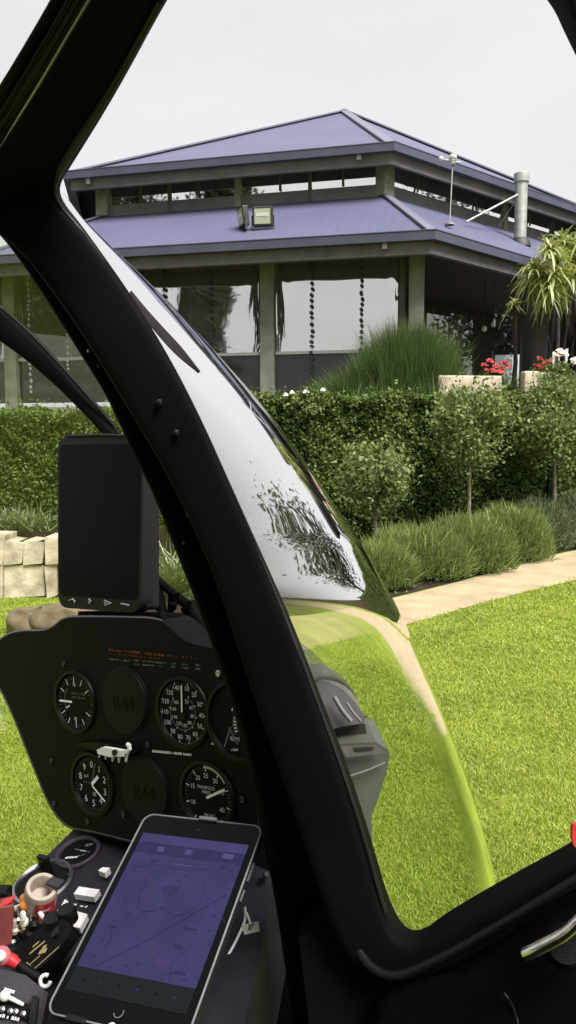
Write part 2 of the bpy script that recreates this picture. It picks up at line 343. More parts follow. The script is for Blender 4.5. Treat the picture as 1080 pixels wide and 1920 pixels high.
for i, y in enumerate(rows):
    x0 = xp[i] - 70; w = xs[i] - x0
    dL = 1.0 - .0002 * (min(y, 1130) - 362) + .0007 * (max(0, y - 1130) if y > 1160 else max(0, y - 1100) ** 2 / 120) + .17 * SS((y - 1105) / 260); Dp = (.20 + .0012 * w) * (1 - .66 * SS((y - 1105) / 300))
    for k in range(NT):
        t = k / (NT - 1); V.append(P(x0 + w * (1 - (1 - t) ** 1.9), y, dL + Dp * t))
    for k in range(1, NW):
        s_ = k / (NW - 1); V.append(P(xs[i] - (xs[i] + 420) * s_ ** 1.7, y, dL + Dp + .62 * s_ ** .75))
nn = NT + NW - 1
mb = MB(); mb.add(V, [[i * nn + j, i * nn + j + 1, (i + 1) * nn + j + 1, (i + 1) * nn + j] for i in range(len(rows) - 1) for j in range(nn - 1)], 'wind_glass')
ws = mb.build('windshield', heli, 180)
so = ws.modifiers.new('sheet', 'SOLIDIFY'); so.thickness = .003; so.offset = 0
# thin dark brown strip just off the glass, upper corner of the windshield
def gd(px, y, off=-.006):
    x0 = float(np.interp(y, rows, xp)) - 70; w = float(np.interp(y, rows, xs)) - x0; f = min(.999, max(0, (px - x0) / w)); t = 1 - (1 - f) ** (1 / 1.9)
    return (px, y, 1.0 - .0002 * (y - 362) + (.20 + .0012 * w) * t + off)
mb = MB(); beam(mb, [gd(*q) for q in [(246, 545), (268, 572), (304, 612), (342, 652), (375, 697)]], [gd(*q) for q in [(242, 553), (262, 584), (294, 626), (332, 668), (373, 699)]], .004, 'trim_brown', 2.2, 12); mb.build('brown_strip', heli, 60)

# --- seat side seen low through the glass
mb = MB()
out = smooth_poly([(560, 1380, 1.12), (566, 1285, 1.12), (596, 1272, 1.12), (632, 1284, 1.12), (660, 1308, 1.12), (682, 1340, 1.12), (686, 1356, 1.12), (640, 1362, 1.12), (580, 1380, 1.12)], 2)
mb.prism([P(*p) for p in out], FW * .12, 'seat_grey'); mb.build('padded_cover', heli, 50, bevel=.012, seg=3)
mb = MB(); mb.tube([P(626, 1306, 1.105), P(640, 1330, 1.105), P(658, 1352, 1.105)], .0035, 'trim_glint', 8); mb.tube([P(650, 1318, 1.105), P(662, 1336, 1.105), P(676, 1352, 1.105)], .002, 'trim_glint', 8); mb.build('cover_stripe', heli, 60)  # pale metallic stripes across the padded cover
mb = MB()
out = [(590, 1362, 1.14), (685, 1358, 1.14), (690, 1392, 1.14), (600, 1400, 1.14)]
mb.prism([P(*p) for p in out], FW * .05, 'case_dark')
out = [(606, 1402, 1.1), (640, 1394, 1.1), (704, 1391, 1.1), (728, 1406, 1.1), (730, 1420, 1.1), (724, 1452, 1.1), (706, 1506, 1.1), (696, 1530, 1.1), (698, 1580, 1.1), (702, 1622, 1.1), (660, 1640, 1.1), (590, 1480, 1.1)]
mb.prism([P(*p) for p in out], FW * .14, 'seat_green'); mb.build('side_console', heli, bevel=.006)
mb = MB(); mb.quad(P(638, 1400, 1.085), P(706, 1396, 1.085), P(722, 1412, 1.085), P(650, 1420, 1.085), 'seat_grey'); mb.quad(P(660, 1402, 1.083), P(698, 1400, 1.083), P(702, 1405, 1.083), P(668, 1408, 1.083), 'case_dark')
mb.tube([P(655, 1456, 1.09), P(690, 1444, 1.09), P(722, 1430, 1.09)], .0015, 'trim_glint', 6); mb.build('console_top', heli)
mb = MB(); mb.prism([P(*p) for p in [(690, 1580, 1.0), (702, 1600, 1.0), (712, 1648, 1.0), (735, 1700, 1.0), (775, 1772, 1.0), (700, 1800, 1.0), (640, 1600, 1.0)]], FW * .01, 'case_dark'); mb.tube([P(702, 1622, .99), P(712, 1652, .99), P(735, 1702, .99), P(773, 1768, .99)], .0014, 'case', 6); mb.build('kick_trim', heli)

# --- instrument panel frame of reference
class Frame:
    def __init__(s, o, ex, ey):
        s.o = Vector(o); s.ex = ex.normalized(); s.ey = (ey - s.ex * ey.dot(s.ex)).normalized(); s.ez = s.ex.cross(s.ey)
    def p(s, u, v, w=0): return s.o + s.ex * u + s.ey * v + s.ez * w
    def uv(s, px, py):
        q = on_plane(px, py, s.o, s.ez) - s.o; return q.dot(s.ex), q.dot(s.ey)
    def px(s, px, py, w=0): return on_plane(px, py, s.o + s.ez * w, s.ez)
def camv(x, y, z): return RT * x + UP * y + FW * z
fp = Frame(P(343, 1335, .92), camv(.162, .0166, -.12), camv(-.0264, -.106, .021) * -1)
TXT = {}
def text(mb, s, fr, u, v, size, m, rot=0.0, w=0.0, thick=0.0, sx=1.0):
    if s not in TXT:
        c = bpy.data.curves.new('lettering', 'FONT'); c.body = s; c.align_x = 'CENTER'; c.align_y = 'CENTER'; c.size = 1; c.resolution_u = 2
        o = bpy.data.objects.new('lettering', c); COL.objects.link(o)
        dg = bpy.context.evaluated_depsgraph_get(); me = bpy.data.meshes.new_from_object(o.evaluated_get(dg))
        TXT[s] = ([tuple(q.co) for q in me.vertices], [list(f.vertices) for f in me.polygons])
        bpy.data.objects.remove(o); bpy.data.curves.remove(c); bpy.data.meshes.remove(me)
    vs, fs = TXT[s]; c, sn = math.cos(rot), math.sin(rot)
    mb.add([fr.p(u + size * (x * sx * c - y * sn), v + size * (x * sx * sn + y * c), w) for x, y, z in vs], fs, m)
def bar(mb, fr, u, v, a, r0, r1, wd, m, w):
    """radial bar, a = clock angle in degrees"""
    a = math.radians(a); d = (math.sin(a), math.cos(a)); n = (d[1], -d[0])
    mb.quad(*[fr.p(u + d[0] * r + n[0] * k * wd / 2, v + d[1] * r + n[1] * k * wd / 2, w) for r, k in ((r0, -1), (r0, 1), (r1, 1), (r1, -1))], m)
def arc(mb, fr, u, v, r0, r1, a0, a1, m, w, n=40):
    A = [math.radians(a0 + (a1 - a0) * i / n) for i in range(n + 1)]
    for a, b in zip(A, A[1:]):
        mb.quad(*[fr.p(u + math.sin(t) * r, v + math.cos(t) * r, w) for t, r in ((a, r0), (a, r1), (b, r1), (b, r0))], m)
def scribble(mb, fr, u0, v0, u1, v1, h, m, w, seed, fill=.8):
    """a line of lettering too small to read: letter-sized strokes"""
    R = random.Random(seed); L = math.hypot(u1 - u0, v1 - v0); t = 0; d = ((u1 - u0) / L, (v1 - v0) / L); n = (-d[1], d[0])
    while t < L:
        wl = h * R.uniform(.35, .75)
        if R.random() < fill:
            hh = h * R.uniform(.7, 1); c = (u0 + d[0] * t, v0 + d[1] * t)
            mb.quad(*[fr.p(c[0] + d[0] * a + n[0] * b, c[1] + d[1] * a + n[1] * b, w) for a, b in ((0, 0), (wl * .7, 0), (wl * .7, hh), (0, hh))], m)
        t += wl
# panel face
po = smooth_poly([(-30, 1240), (-12, 1212), (12, 1190), (40, 1183), (82, 1184), (104, 1174), (120, 1158), (160, 1157), (230, 1158), (296, 1160), (318, 1176), (345, 1204), (400, 1216), (455, 1224), (478, 1240), (484, 1300), (484, 1560), (470, 1610), (300, 1590), (170, 1556), (132, 1552), (108, 1530), (88, 1496), (50, 1400), (18, 1320), (-14, 1262)], 2)[:-1]
mb = MB(); mb.prism([fp.px(x, y) for x, y in po], fp.ez * -.05, 'panel_black'); panel = mb.build('instrument_panel', heli, 40, bevel=.003)
# rim tube round the panel edge, coloured paler for the sky's gleam
mb = MB(); rim = [fp.px(x, y, -.004) for x, y in po[:40]]; mb.tube(rim, .0026, 'hood_sheen', 8); mb.build('panel_rim', panel, 60)
mb = MB(); rim = [fp.px(x, y, -.004) for x, y in po[-46:]] + [fp.px(*po[0], -.004)]; mb.tube(rim, .003, 'hood_sheen', 8); mb.build('panel_rim', panel, 60)
# glare hood, sky gleam at its right end put in as paler colour
mb = MB()
beam(mb, [(296, 1158, .97), (316, 1166, .96), (338, 1184, .95), (365, 1196, .94), (402, 1206, .93), (450, 1215, .92)], [(300, 1166, .97), (316, 1184, .96), (332, 1206, .95), (358, 1214, .94), (398, 1220, .93), (450, 1228, .92)], .03, 'hood_sheen', 2.2); mb.build('glare_hood', panel, 60)
for x, y in [(410, 1263), (97, 1427), (102, 1507), (165, 1541), (278, 1397), (232, 1527), (120, 1245), (455, 1500)]:
    mb = MB(); q = fp.uv(x, y); mb.lathe(fp.p(*q), fp.ez, [(.0042, -.002), (.0042, .0012), (.003, .002), (.0016, .0018), (.0001, .0012)], 'screw' if x != 410 else 'rim_metal', 14); mb.build('panel_screw', panel, 40)

def gauge(px, py, r, name='gauge', kind=None, cover=False):
    u, v = fp.uv(px, py); mb = MB(); o = fp.p(u, v)
    if cover:
        mb.lathe(o, fp.ez, [(r + .003, -.001), (r + .002, .0012), (r, .0016), (r - .001, .004), (0.0001, .0042)], 'cover_grey', 40)
        g = mb.build(name, heli, 35)
        mb = MB(); text(mb, 'R44', fp, u + .001, v - .003, r * .62, 'emboss', .06, .0046); mb.build('embossed_lettering', g); return g
    mb.lathe(o, fp.ez, [(r + .006, .0005), (r + .005, .003), (r + .001, .0035), (r - .001, .001), (r - .002, -.0015)], 'bezel', 44)
    mb.lathe(o, fp.ez, [(r - .001, -.001), (0.0001, -.001)], 'dial', 40)
    g = mb.build(name, heli, 35); mk = MB(); ne = MB(); w = .0004
    if kind == 'vsi':
        for i in range(36):
            a = i * 10
            if 70 < a < 110: continue
            bar(mk, fp, u, v, a, r * (.8 if a % 30 else .68), r * .93, .0007 if a % 30 else .0015, 'markdim' if a % 30 else 'mark', w)
        for s, a in (('10', 0), ('20', 90), ('10', 184)): text(mk, s, fp, u + .66 * r * math.sin(math.radians(a)) + (.012 if a == 90 else 0), v + .62 * r * math.cos(math.radians(a)), .0075, 'mark', 0, w)
        text(mk, 'VERTICAL SPEED', fp, u + .008, v + .011, .0042, 'markdim', 0, w); text(mk, '100 FT PER MIN', fp, u + .008, v + .0058, .0042, 'markdim', 0, w)
        arc(mk, fp, u, v, r * .58, r * .61, 240, 320, 'markdim', w); bar(mk, fp, u, v, 245, r * .35, r * .6, .0022, 'mark', w)
        bar(ne, fp, u, v, 271, r * .12, r * .82, .0028, 'needle', .002)
    if kind == 'asi':
        arc(mk, fp, u, v, r * .95, r * .98, 25, 335, 'markdim', w, 60); arc(mk, fp, u, v, r * .95, r * .99, 120, 260, 'markgreen', w, 40); arc(mk, fp, u, v, r * .52, r * .55, 40, 320, 'markdim', w, 50)
        for i in range(14):
            a = 18 + i * 25; s = str(10 * (i + 1)); text(mk, s, fp, u + .78 * r * math.sin(math.radians(a)), v + .78 * r * math.cos(math.radians(a)), .0082, 'mark', 0, w)
            bar(mk, fp, u, v, a, r * .88, r * .97, .001, 'mark', w)
        for i in range(9):
            a = 30 + i * 36; s = str(20 * (i + 1)); text(mk, s, fp, u + .40 * r * math.sin(math.radians(a)), v + .40 * r * math.cos(math.radians(a)), .0062, 'mark', 0, w); bar(mk, fp, u, v, a, r * .52, r * .6, .001, 'mark', w)
        bar(ne, fp, u, v, 4, -r * .02, r * .86, .0022, 'needle', .002); ne.lathe(fp.p(u, v - .004), fp.ez, [(.005, .0005), (.005, .002), (.0001, .0022)], 'bezel', 20)
    if kind == 'alt':
        for i in range(50): bar(mk, fp, u, v, i * 7.2, r * (.86 if i % 5 else .8), r * .94, .0006, 'markdim', w)
        for i in range(10): text(mk, str(i), fp, u + .68 * r * math.sin(math.radians(i * 36)), v + .68 * r * math.cos(math.radians(i * 36)), .0125, 'mark', 0, w)
        text(mk, 'ALT', fp, u - .012, v + .009, .0055, 'mark', .05, w); text(mk, '10', fp, u + .002, v - .013, .008, 'mark', 0, w)
        scribble(mk, fp, u - .018, v, u - .006, v, .0026, 'markdim', w, 4)
        bar(ne, fp, u, v, 18, 0, r * .8, .0015, 'markdim', .0015); bar(ne, fp, u, v, 50, 0, r * .5, .0046, 'needle', .002); bar(ne, fp, u, v, 126, r * .05, r * .86, .0026, 'needle', .0026)
    if kind == 'map':
        for i in range(41):
            a = -140 + i * 7; b = i % 5 == 0; bar(mk, fp, u, v, a, r * (.8 if b else .86), r * .95, .0014 if b else .0007, 'mark' if b else 'markdim', w)
        arc(mk, fp, u, v, r * .9, r * .97, -5, 55, 'mark', w)
        for s, a in (('10', -110), ('15', -65), ('20', -32), ('25', 0), ('30', 35), ('35', 70), ('40', 118)): text(mk, s, fp, u + .66 * r * math.sin(math.radians(a)), v + .66 * r * math.cos(math.radians(a)), .0078, 'mark', 0, w)
        text(mk, 'MANIFOLD', fp, u - .001, v + .011, .0055, 'mark', 0, w); text(mk, 'PRESS', fp, u - .001, v + .0055, .0055, 'mark', 0, w); text(mk, 'IN HG', fp, u + .002, v - .021, .006, 'mark', 0, w)
        bar(ne, fp, u, v, 66, 0, r * .86, .003, 'needle', .002)
    if kind == 'tach':
        for sgn in (-1, 1):
            arc(mk, fp, u + sgn * r * .35, v - .1 * r, r * .5, r * .53, *(20, 120) if sgn < 0 else (240, 340), 'markdim', w, 30)
            for i in range(9): bar(mk, fp, u + sgn * r * .35, v - .1 * r, (25 + i * 11) * -sgn, r * .4, r * .5, .0018, 'mark', w)
            bar(mk, fp, u + sgn * r * .42, v - .48 * r, -26 * sgn, -r * .3, r * .35, .0022, 'markdim', w)
        text(mk, 'RPM', fp, u - .006, v - .5 * r, .0075, 'mark', 0, w); scribble(mk, fp, u - .014, v - .84 * r, u - .002, v - .8 * r, .003, 'mark', w, 8)
        bar(ne, fp, u - r * .3, v - .2 * r, 148, 0, r * .5, .0022, 'markdim', .0012)
    mk.build('dial_markings', g); 
    if ne.v: ne.build('needle', g)
    return g
gauge(141, 1316, .037, 'vertical_speed_gauge', 'vsi')
gauge(235, 1314, .041, 'blanking_cover', cover=True)
gauge(343, 1336, .0385, 'airspeed_gauge', 'asi')
gauge(446, 1352, .0415, 'tachometer', 'tach')
gauge(174, 1470, .037, 'altimeter', 'alt')
gauge(273, 1482, .041, 'blanking_cover', cover=True)
gauge(389, 1495, .0375, 'manifold_gauge', 'map')
# annunciator rows and placards
mb = MB()
def line(x0, y0, x1, y1, h, m, seed, fill=.8): a = fp.uv(x0, y0); b = fp.uv(x1, y1); scribble(mb, fp, *a, *b, h, m, .0012, seed, fill)
line(204, 1220, 312, 1231, .0035, 'amber_text', 1, .7); line(205, 1226, 300, 1236, .002, 'amber_text', 2, .5); line(312, 1231, 372, 1236, .003, 'amber_text', 3, .4)
for x0, x1, y in [(206, 224, 1237), (226, 244, 1239), (252, 262, 1239), (268, 290, 1241), (292, 312, 1243), (322, 330, 1245), (342, 356, 1247), (368, 376, 1248)]: line(x0, y, x1, y + 1, .0022, 'markdim', x0)
for x0, x1, y in [(253, 262, 1246), (268, 292, 1248), (300, 306, 1250), (323, 330, 1251), (343, 355, 1253), (367, 377, 1255)]: line(x0, y, x1, y + 1, .0022, 'markdim', x0 + 1)
mb.build('annunciator_lettering', panel)
mb = MB(); a = fp.uv(287, 1410); b = fp.uv(360, 1417); mb.quad(fp.p(a[0], a[1] - .001, .0006), fp.p(b[0], b[1] - .001, .0006), fp.p(b[0], b[1] + .0035, .0006), fp.p(a[0], a[1] + .0035, .0006), 'panel_black'); scribble(mb, fp, *a, *b, .0032, 'white_lab', .0012, 21, .97); mb.build('placard', panel)
mb = MB(); a = fp.uv(401, 1394); mb.quad(fp.p(a[0] - .003, a[1] - .001, .001), fp.p(a[0] + .003, a[1] - .001, .001), fp.p(a[0] + .003, a[1] + .001, .001), fp.p(a[0] - .003, a[1] + .001, .001), 'mark'); mb.build('placard', panel)
# white pen clip / tag hung above the altimeter: bar with hook and five prongs
mb = MB()
cl = [fp.px(x, y, .012) for x, y in [(188, 1404), (198, 1399), (212, 1401), (240, 1406), (240, 1416), (212, 1417), (190, 1411)]]
mb.prism(cl, fp.ez * .006, 'white_lab'); mb.tube([fp.px(238, 1412, .016), fp.px(243, 1404, .016), fp.px(242, 1397, .016), fp.px(239, 1396, .016)], .0028, 'white_lab', 8)
for x, y in [(186, 1416), (198, 1419), (211, 1423), (223, 1425), (236, 1424)]: mb.tube([fp.px(x + 1, y - 6, .014), fp.px(x, y + 4, .013)], [.0022, .0014], 'white_lab', 6)
mb.prism([fp.px(x, y, .019) for x, y in [(211, 1407), (218, 1404), (220, 1412), (215, 1418), (211, 1414)]], fp.ez * .001, 'rubber')
mb.build('switch_guard', panel, 40)
# dark shelf line between gauge rows
mb = MB(); mb.prism([fp.px(x, y) for x, y in [(150, 1392), (182, 1388), (250, 1396), (262, 1408), (250, 1418), (180, 1402)]], fp.ez * .009, 'bezel'); mb.build('switch_bracket', panel, bevel=.002)
# open bracket beside the display
mb = MB()
for a, b, r in [((292, 1085), (330, 1118), .006), ((330, 1118), (352, 1135), .007), ((352, 1135), (400, 1200), .012), ((322, 1105), (318, 1180), .0045), ((285, 1060), (312, 1185), .007), ((330, 1118), (322, 1140), .006), ((312, 1180), (350, 1196), .004), ((350, 1196), (398, 1206), .004)]:
    mb.tube([P(*a, 1.06), P((a[0] + b[0]) / 2, (a[1] + b[1]) / 2, 1.05), P(*b, 1.04)], r, 'pillar_black', 10)
mb.build('hood_bracket', heli, 60)

# --- lower console, sloping towards the seats
fk = Frame(P(80, 1700, .93), camv(.30, .02, -.02), camv(0.05, .10, .19))
Ka = P(140, 1555, 1.06); Kb = P(0, 1692, .95); Kc = P(95, 1893, .79)
fk = Frame(P(80, 1700, .93), (Ka - Kb), (Kb - Kc) + (Ka - Kc) * .4); fk.o = Kb
mb = MB(); mb.prism([fk.px(x, y) for x, y in [(141, 1552), (235, 1552), (330, 1560), (520, 1640), (440, 2000), (-120, 2000), (-120, 1800), (0, 1691)]], fk.ez * -.10, 'console')
con = mb.build('lower_console', heli, bevel=.003)
def ringk(px, py, r, name, hole=False):
    o = fk.px(px, py); mb = MB()
    mb.lathe(o, fk.ez, [(r + .004, 0), (r + .004, .003), (r + .001, .0045), (r - .001, .003), (r - .002, .0005)], 'rim_metal' if hole else 'console_grey', 36)
    mb.lathe(o, fk.ez, [(r - .001, .0008), (.0001, .0008)], 'bezel', 36); return mb.build(name, con, 40), o
g1, o1 = ringk(147, 1599, .0255, 'clock'); u1, v1 = fk.uv(147, 1599)
mb = MB(); fk1 = fk
for x0, y0, x1, y1, h, m in [(122, 1612, 144, 1610, .004, 'mark'), (140, 1594, 168, 1600, .0016, 'markdim'), (160, 1589, 172, 1586, .005, 'markdim'), (146, 1608, 160, 1604, .002, 'markdim'), (150, 1597, 160, 1598, .002, 'mark')]:
    a = fk.uv(x0, y0); b = fk.uv(x1, y1); scribble(mb, fk, *a, *b, h, m, .0014, x0, .95)
mb.build('dial_markings', g1)
g2, o2 = ringk(82, 1655, .034, 'round_bezel', True)
for x, y in [(98, 1616), (150, 1626), (130, 1640), (26, 1672), (205, 1581), (147, 1575), (90, 1628)]:
    o = fk.px(x, y); mb = MB(); mb.lathe(o, fk.ez, [(.003, 0), (.003, .0015), (.0001, .002)], 'screw', 12); mb.build('console_screw', con, 40)
mb = MB(); o = fk.px(87, 1628); mb.box(o + fk.ez * .008, fk.ex * .006, fk.ey * .004, fk.ez * .008, 'rubber'); mb.box(o + fk.ez * .016, fk.ex * .003, fk.ey * .009, fk.ez * .003, 'rubber'); mb.build('toggle_switch', con, bevel=.001)
# beige cup knob with red placard
kb = P(72, 1703, .905); kt = P(79, 1662, .885); ax = kt - kb; h = ax.length; r = .0185
mb = MB(); mb.lathe(kb, ax, [(r * .98, -.01), (r, h * .3), (r, h * .92), (r * .93, h), (r * .72, h * 1.0), (r * .62, h * .9), (r * .6, h * .55), (.0001, h * .5)], 'beige', 30)
kn = mb.build('cup_knob', con, 40)
axn = ax.normalized(); side = (EYE - kb).cross(axn).normalized() * -1; vw = axn.cross(side).normalized()
if vw.dot(EYE - kb) < 0: vw = -vw
if side.dot(RT) < 0: side = -side
mb = MB(); st = []
for i in range(7):
    a = math.radians(-12 + i * 14); d = vw * math.cos(a) + side * math.sin(a)
    st.append((kb + d * (r + .0008) + axn * h * .05, kb + d * (r + .0008) + axn * h * .86))
for (a, b), (c, d) in zip(st, st[1:]): mb.quad(a, c, d, b, 'red')
for q in (.3, .6):
    for (a, b), (c, d) in list(zip(st, st[1:]))[1:4]: 
        off = vw * .0006 + side * .0004; mb.quad(a.lerp(b, q) + off, c.lerp(d, q + .05) + off, c.lerp(d, q + .13) + off, a.lerp(b, q + .08) + off, 'white_lab')
mb.build('red_placard', kn)
mb = MB(); mb.box(P(103, 1655, .89), (fk.ex * .006), fk.ey * .010, fk.ez * .002, 'console_grey'); mb.build('cover_plate', con, bevel=.001)
mb = MB(); mb.ball(P(46, 1685, .89), .0058, 'orange'); mb.ball(P(47, 1697, .885), .0062, 'orange'); mb.tube([P(52, 1690, .9), P(20, 1705, .9)], .0018, 'white_lab', 6); mb.build('orange_knob', con, 60)
mb = MB(); mb.box(P(6, 1728, .86), RT * .009 + FW * .004, (UP * .02 + FW * .004), FW * .01 - RT * .004, 'maroon'); mb.box(P(4, 1694, .862), RT * .011 + FW * .005 + UP * .003, UP * .0012, FW * .008, 'red'); mb.build('guarded_switch', con, bevel=.0015)
mb = MB(); mb.box(P(4, 1678, .9), RT * .009, UP * .008, FW * .01, 'rubber'); mb.build('selector_knob', con, bevel=.002)
# clutter of small switches between knob and plate
R = random.Random(5)
for x, y, m, s in [(28, 1712, 'metal', .006), (40, 1718, 'white_lab', .005), (24, 1730, 'beige', .007), (36, 1732, 'gold', .005), (60, 1722, 'metal', .005), (58, 1735, 'rubber', .009), (84, 1716, 'white_lab', .004), (92, 1722, 'rubber', .008), (70, 1728, 'maroon', .004), (110, 1714, 'white_lab', .004), (18, 1752, 'rim_metal', .006), (46, 1750, 'rubber', .008), (40, 1742, 'rim_metal', .004), (80, 1735, 'rubber', .007)]:
    o = P(x, y, .875); mb = MB()
    mb.lathe(o - fk.ez * .01, fk.ez + RT * R.uniform(-.4, .4), [(s * 1.15, 0), (s * 1.1, .004), (s * .7, .006), (s * .65, .014), (s * .4, .016), (.0001, .016)], m, 14); mb.build('push_knob', con, 40)
for x, y in [(126, 1712), (100, 1728)]:
    mb = MB(); o = P(x, y, .85); mb.lathe(o - fk.ez * .006, fk.ez, [(.010, -.004), (.0105, .008), (.009, .012), (.0001, .0125)], 'rubber', 20); mb.build('rotary_knob', con, 40)
# white switch labels
for q in [[(138, 1676), (148, 1662), (187, 1668), (176, 1682)], [(112, 1702), (122, 1686), (128, 1690), (122, 1698)], [(184, 1632), (192, 1626), (206, 1627), (196, 1637)], [(136, 1714), (142, 1708), (164, 1714), (150, 1740), (138, 1738)]]:
    mb = MB(); mb.prism([fk.px(x, y, .012) for x, y in q], fk.ez * -.008, 'white_lab'); mb.build('switch_label', con, bevel=.0006)
for x0, y0, x1, y1 in [(136, 1699, 142, 1700), (150, 1702, 164, 1704), (14, 1766, 40, 1756), (18, 1774, 44, 1762), (10, 1762, 22, 1758)]:
    mb = MB(); a = fk.uv(x0, y0); b = fk.uv(x1, y1); scribble(mb, fk, *a, *b, .003, 'mark', .0015, x0, .9); mb.build('console_lettering', con)
# black lever plate with gold lettering
fpl = Frame(P(78, 1770, .83), P(95, 1716, .845) - P(20, 1786, .845), P(95, 1716, .85) - P(135, 1738, .80))
mb = MB(); mb.prism([fpl.px(x, y) for x, y in smooth_poly([(20, 1788), (60, 1750), (92, 1718), (104, 1715), (118, 1722), (138, 1738), (122, 1765), (80, 1812), (62, 1822), (40, 1812), (22, 1796)], 1)[:-1]], fpl.ez * -.012, 'panel_black'); lp = mb.build('lever_plate', con, bevel=.0015)
mb = MB()
for x0, y0, x1, y1, wd in [(56, 1789, 85, 1765, .0028), (62, 1776, 74, 1766, .0026), (64, 1818, 112, 1775, .0016), (50, 1812, 60, 1822, .003), (52, 1813, 76, 1792, .0016), (50, 1806, 58, 1814, .0025), (74, 1786, 88, 1782, .005), (80, 1778, 88, 1774, .004)]:
    a = fpl.uv(x0, y0); b = fpl.uv(x1, y1); d = Vector((b[0] - a[0], b[1] - a[1])).normalized(); n = Vector((-d.y, d.x)) * wd / 2
    mb.quad(fpl.p(a[0] - n.x, a[1] - n.y, .0006), fpl.p(b[0] - n.x, b[1] - n.y, .0006), fpl.p(b[0] + n.x, b[1] + n.y, .0006), fpl.p(a[0] + n.x, a[1] + n.y, .0006), 'gold')
mb.build('gold_lettering', lp)
mb = MB(); o = fpl.px(107, 1750); mb.lathe(o, fpl.ez, [(.006, 0), (.006, .003), (.004, .004), (.0001, .004)], 'rubber', 18); mb.build('plate_boss', lp, 40)
# red and black mixture lever with white ring
mb = MB(); pt = [P(8, 1797, .80), P(24, 1802, .80), P(38, 1812, .795)]; mb.tube(pt, [.0075, .0065, .004], 'red', 14)
mb.ball(P(2, 1793, .79), .0098, 'pink', 14); mb.ball(P(1, 1793, .782), .0055, 'white_lab', 12); mb.tube([P(36, 1810, .795), P(52, 1822, .79), P(70, 1832, .785), P(84, 1838, .78)], [.005, .0055, .005, .0042], 'rubber', 12)
lv = mb.build('mixture_lever', con, 60)
mb = MB(); fr = Frame(P(85, 1839, .775), camv(1, .2, 0), camv(-.2, 1, .3)); pr = []
ang = [i / 20 * 5.1 + .9 for i in range(21)]; mb.tube([fr.p(.0052 * math.cos(a), .0052 * math.sin(a)) for a in ang], .002, 'white_lab', 8); mb.build('ring_collar', lv, 60)
# grey lower box with white toggle
fg = Frame(P(40, 1870, .76), camv(1, -.22, -.05), camv(.1, .55, .5))
mb = MB(); mb.prism([fg.px(x, y) for x, y in [(-60, 1812), (10, 1818), (48, 1828), (90, 1862), (70, 1960), (-60, 1960)]], fg.ez * -.03, 'console_grey'); gb = mb.build('switch_box', con, bevel=.002)
mb = MB(); mb.prism([fg.px(x, y, .004) for x, y in [(-40, 1866), (4, 1868), (50, 1880), (60, 1896), (52, 1912), (-40, 1902)]], fg.ez * -.003, 'bezel')
mb.prism([fg.px(x, y, .012) for x, y in [(60, 1866), (72, 1868), (66, 1920), (54, 1918)]], fg.ez * -.01, 'hood_black'); mb.build('switch_plate', gb, bevel=.001)
mb = MB(); mb.ball(fg.px(9, 1867, .012), .0052, 'white_lab', 12); mb.tube([fg.px(14, 1869, .010), fg.px(28, 1876, .008), fg.px(44, 1884, .006)], [.0022, .002, .0016], 'white_lab', 8); mb.tube([fg.px(8, 1855, .005), fg.px(27, 1861, .005)], .0016, 'white_lab', 6); mb.build('toggle_lever', gb, 60)
mb = MB()
for x, y in [(5, 1893), (20, 1897), (30, 1898), (44, 1902), (-6, 1892)]: mb.lathe(fg.px(x, y, .004), fg.ez, [(.003, 0), (.0026, .004), (.0001, .005)], 'rim_metal', 10)
a = fg.uv(-20, 1904); b = fg.uv(44, 1918); scribble(mb, fg, *a, *b, .0032, 'mark', .005, 31, .8); mb.build('toggle_row', gb, 60)

# --- dark side of the footwell, behind the tablet
mb = MB(); mb.prism([P(*p) for p in [(440, 1300, 1.0), (560, 1270, .985), (700, 1700, .93), (760, 2080, .86), (250, 2080, .86), (330, 1800, .92), (420, 1560, 1.0)]], FW * .05, 'pillar_black'); mb.build('footwell_side', heli, bevel=.004)
mb = MB(); p = P(497, 1642, .9); mb.lathe(p, EYE - p, [(.004, -.01), (.004, .004), (.0001, .005)], 'rubber', 14); mb.build('side_screw', heli, 40)

# ------------------------------------------------------------------ loose cockpit things
# portrait navigation display on the hood
fd = Frame(P(185, 980, 1.03), camv(.78, -.01, -.62), camv(.0, 1, .10))
gps = empty('navigation_display', fd.px(200, 1150), 'tall black navigation display standing dark above the instrument panel', 'navigation display')
def rrect(fr, cs, rad, w, n=5):
    """rounded outline from 4 px corners (order bl, br, tr, tl)"""
    q = [Vector((*fr.uv(*c), 0)) for c in cs]; out = []
    for i in range(4):
        a, b, c = q[i - 1], q[i], q[(i + 1) % 4]; d1 = (a - b).normalized() * rad; d2 = (c - b).normalized() * rad
        for k in range(n + 1):
            t = k / n; s = (b + d1) * (1 - t) ** 2 + b * 2 * t * (1 - t) + (b + d2) * t ** 2; out.append(fr.p(s.x, s.y, w))
    return out
mb = MB(); mb.prism(rrect(fd, [(109, 1139), (264, 1150), (270, 817), (108, 820)], .022, 0), fd.ez * -.020, 'device', 'device_side'); body = mb.build('housing', gps, 40, bevel=.003)
mb = MB(); mb.poly(rrect(fd, [(112, 1116), (258, 1126), (264, 832), (112, 834)], .012, .0006), 'screen_off'); mb.build('screen', gps)
def ic(pts):
    mb = MB(); q = [fd.px(x, y, .0012) for x, y in pts]; mb.tube(q, .0011, 'icon', 5); mb.build('key_symbol', gps)
ic([(130, 1126), (136, 1123), (141, 1128), (139, 1131)]); ic([(167, 1123), (170, 1127), (168, 1132), (166, 1128)]); ic([(197, 1131), (208, 1131), (196, 1126), (197, 1135), (208, 1131)]); ic([(227, 1132), (235, 1133), (242, 1135)])
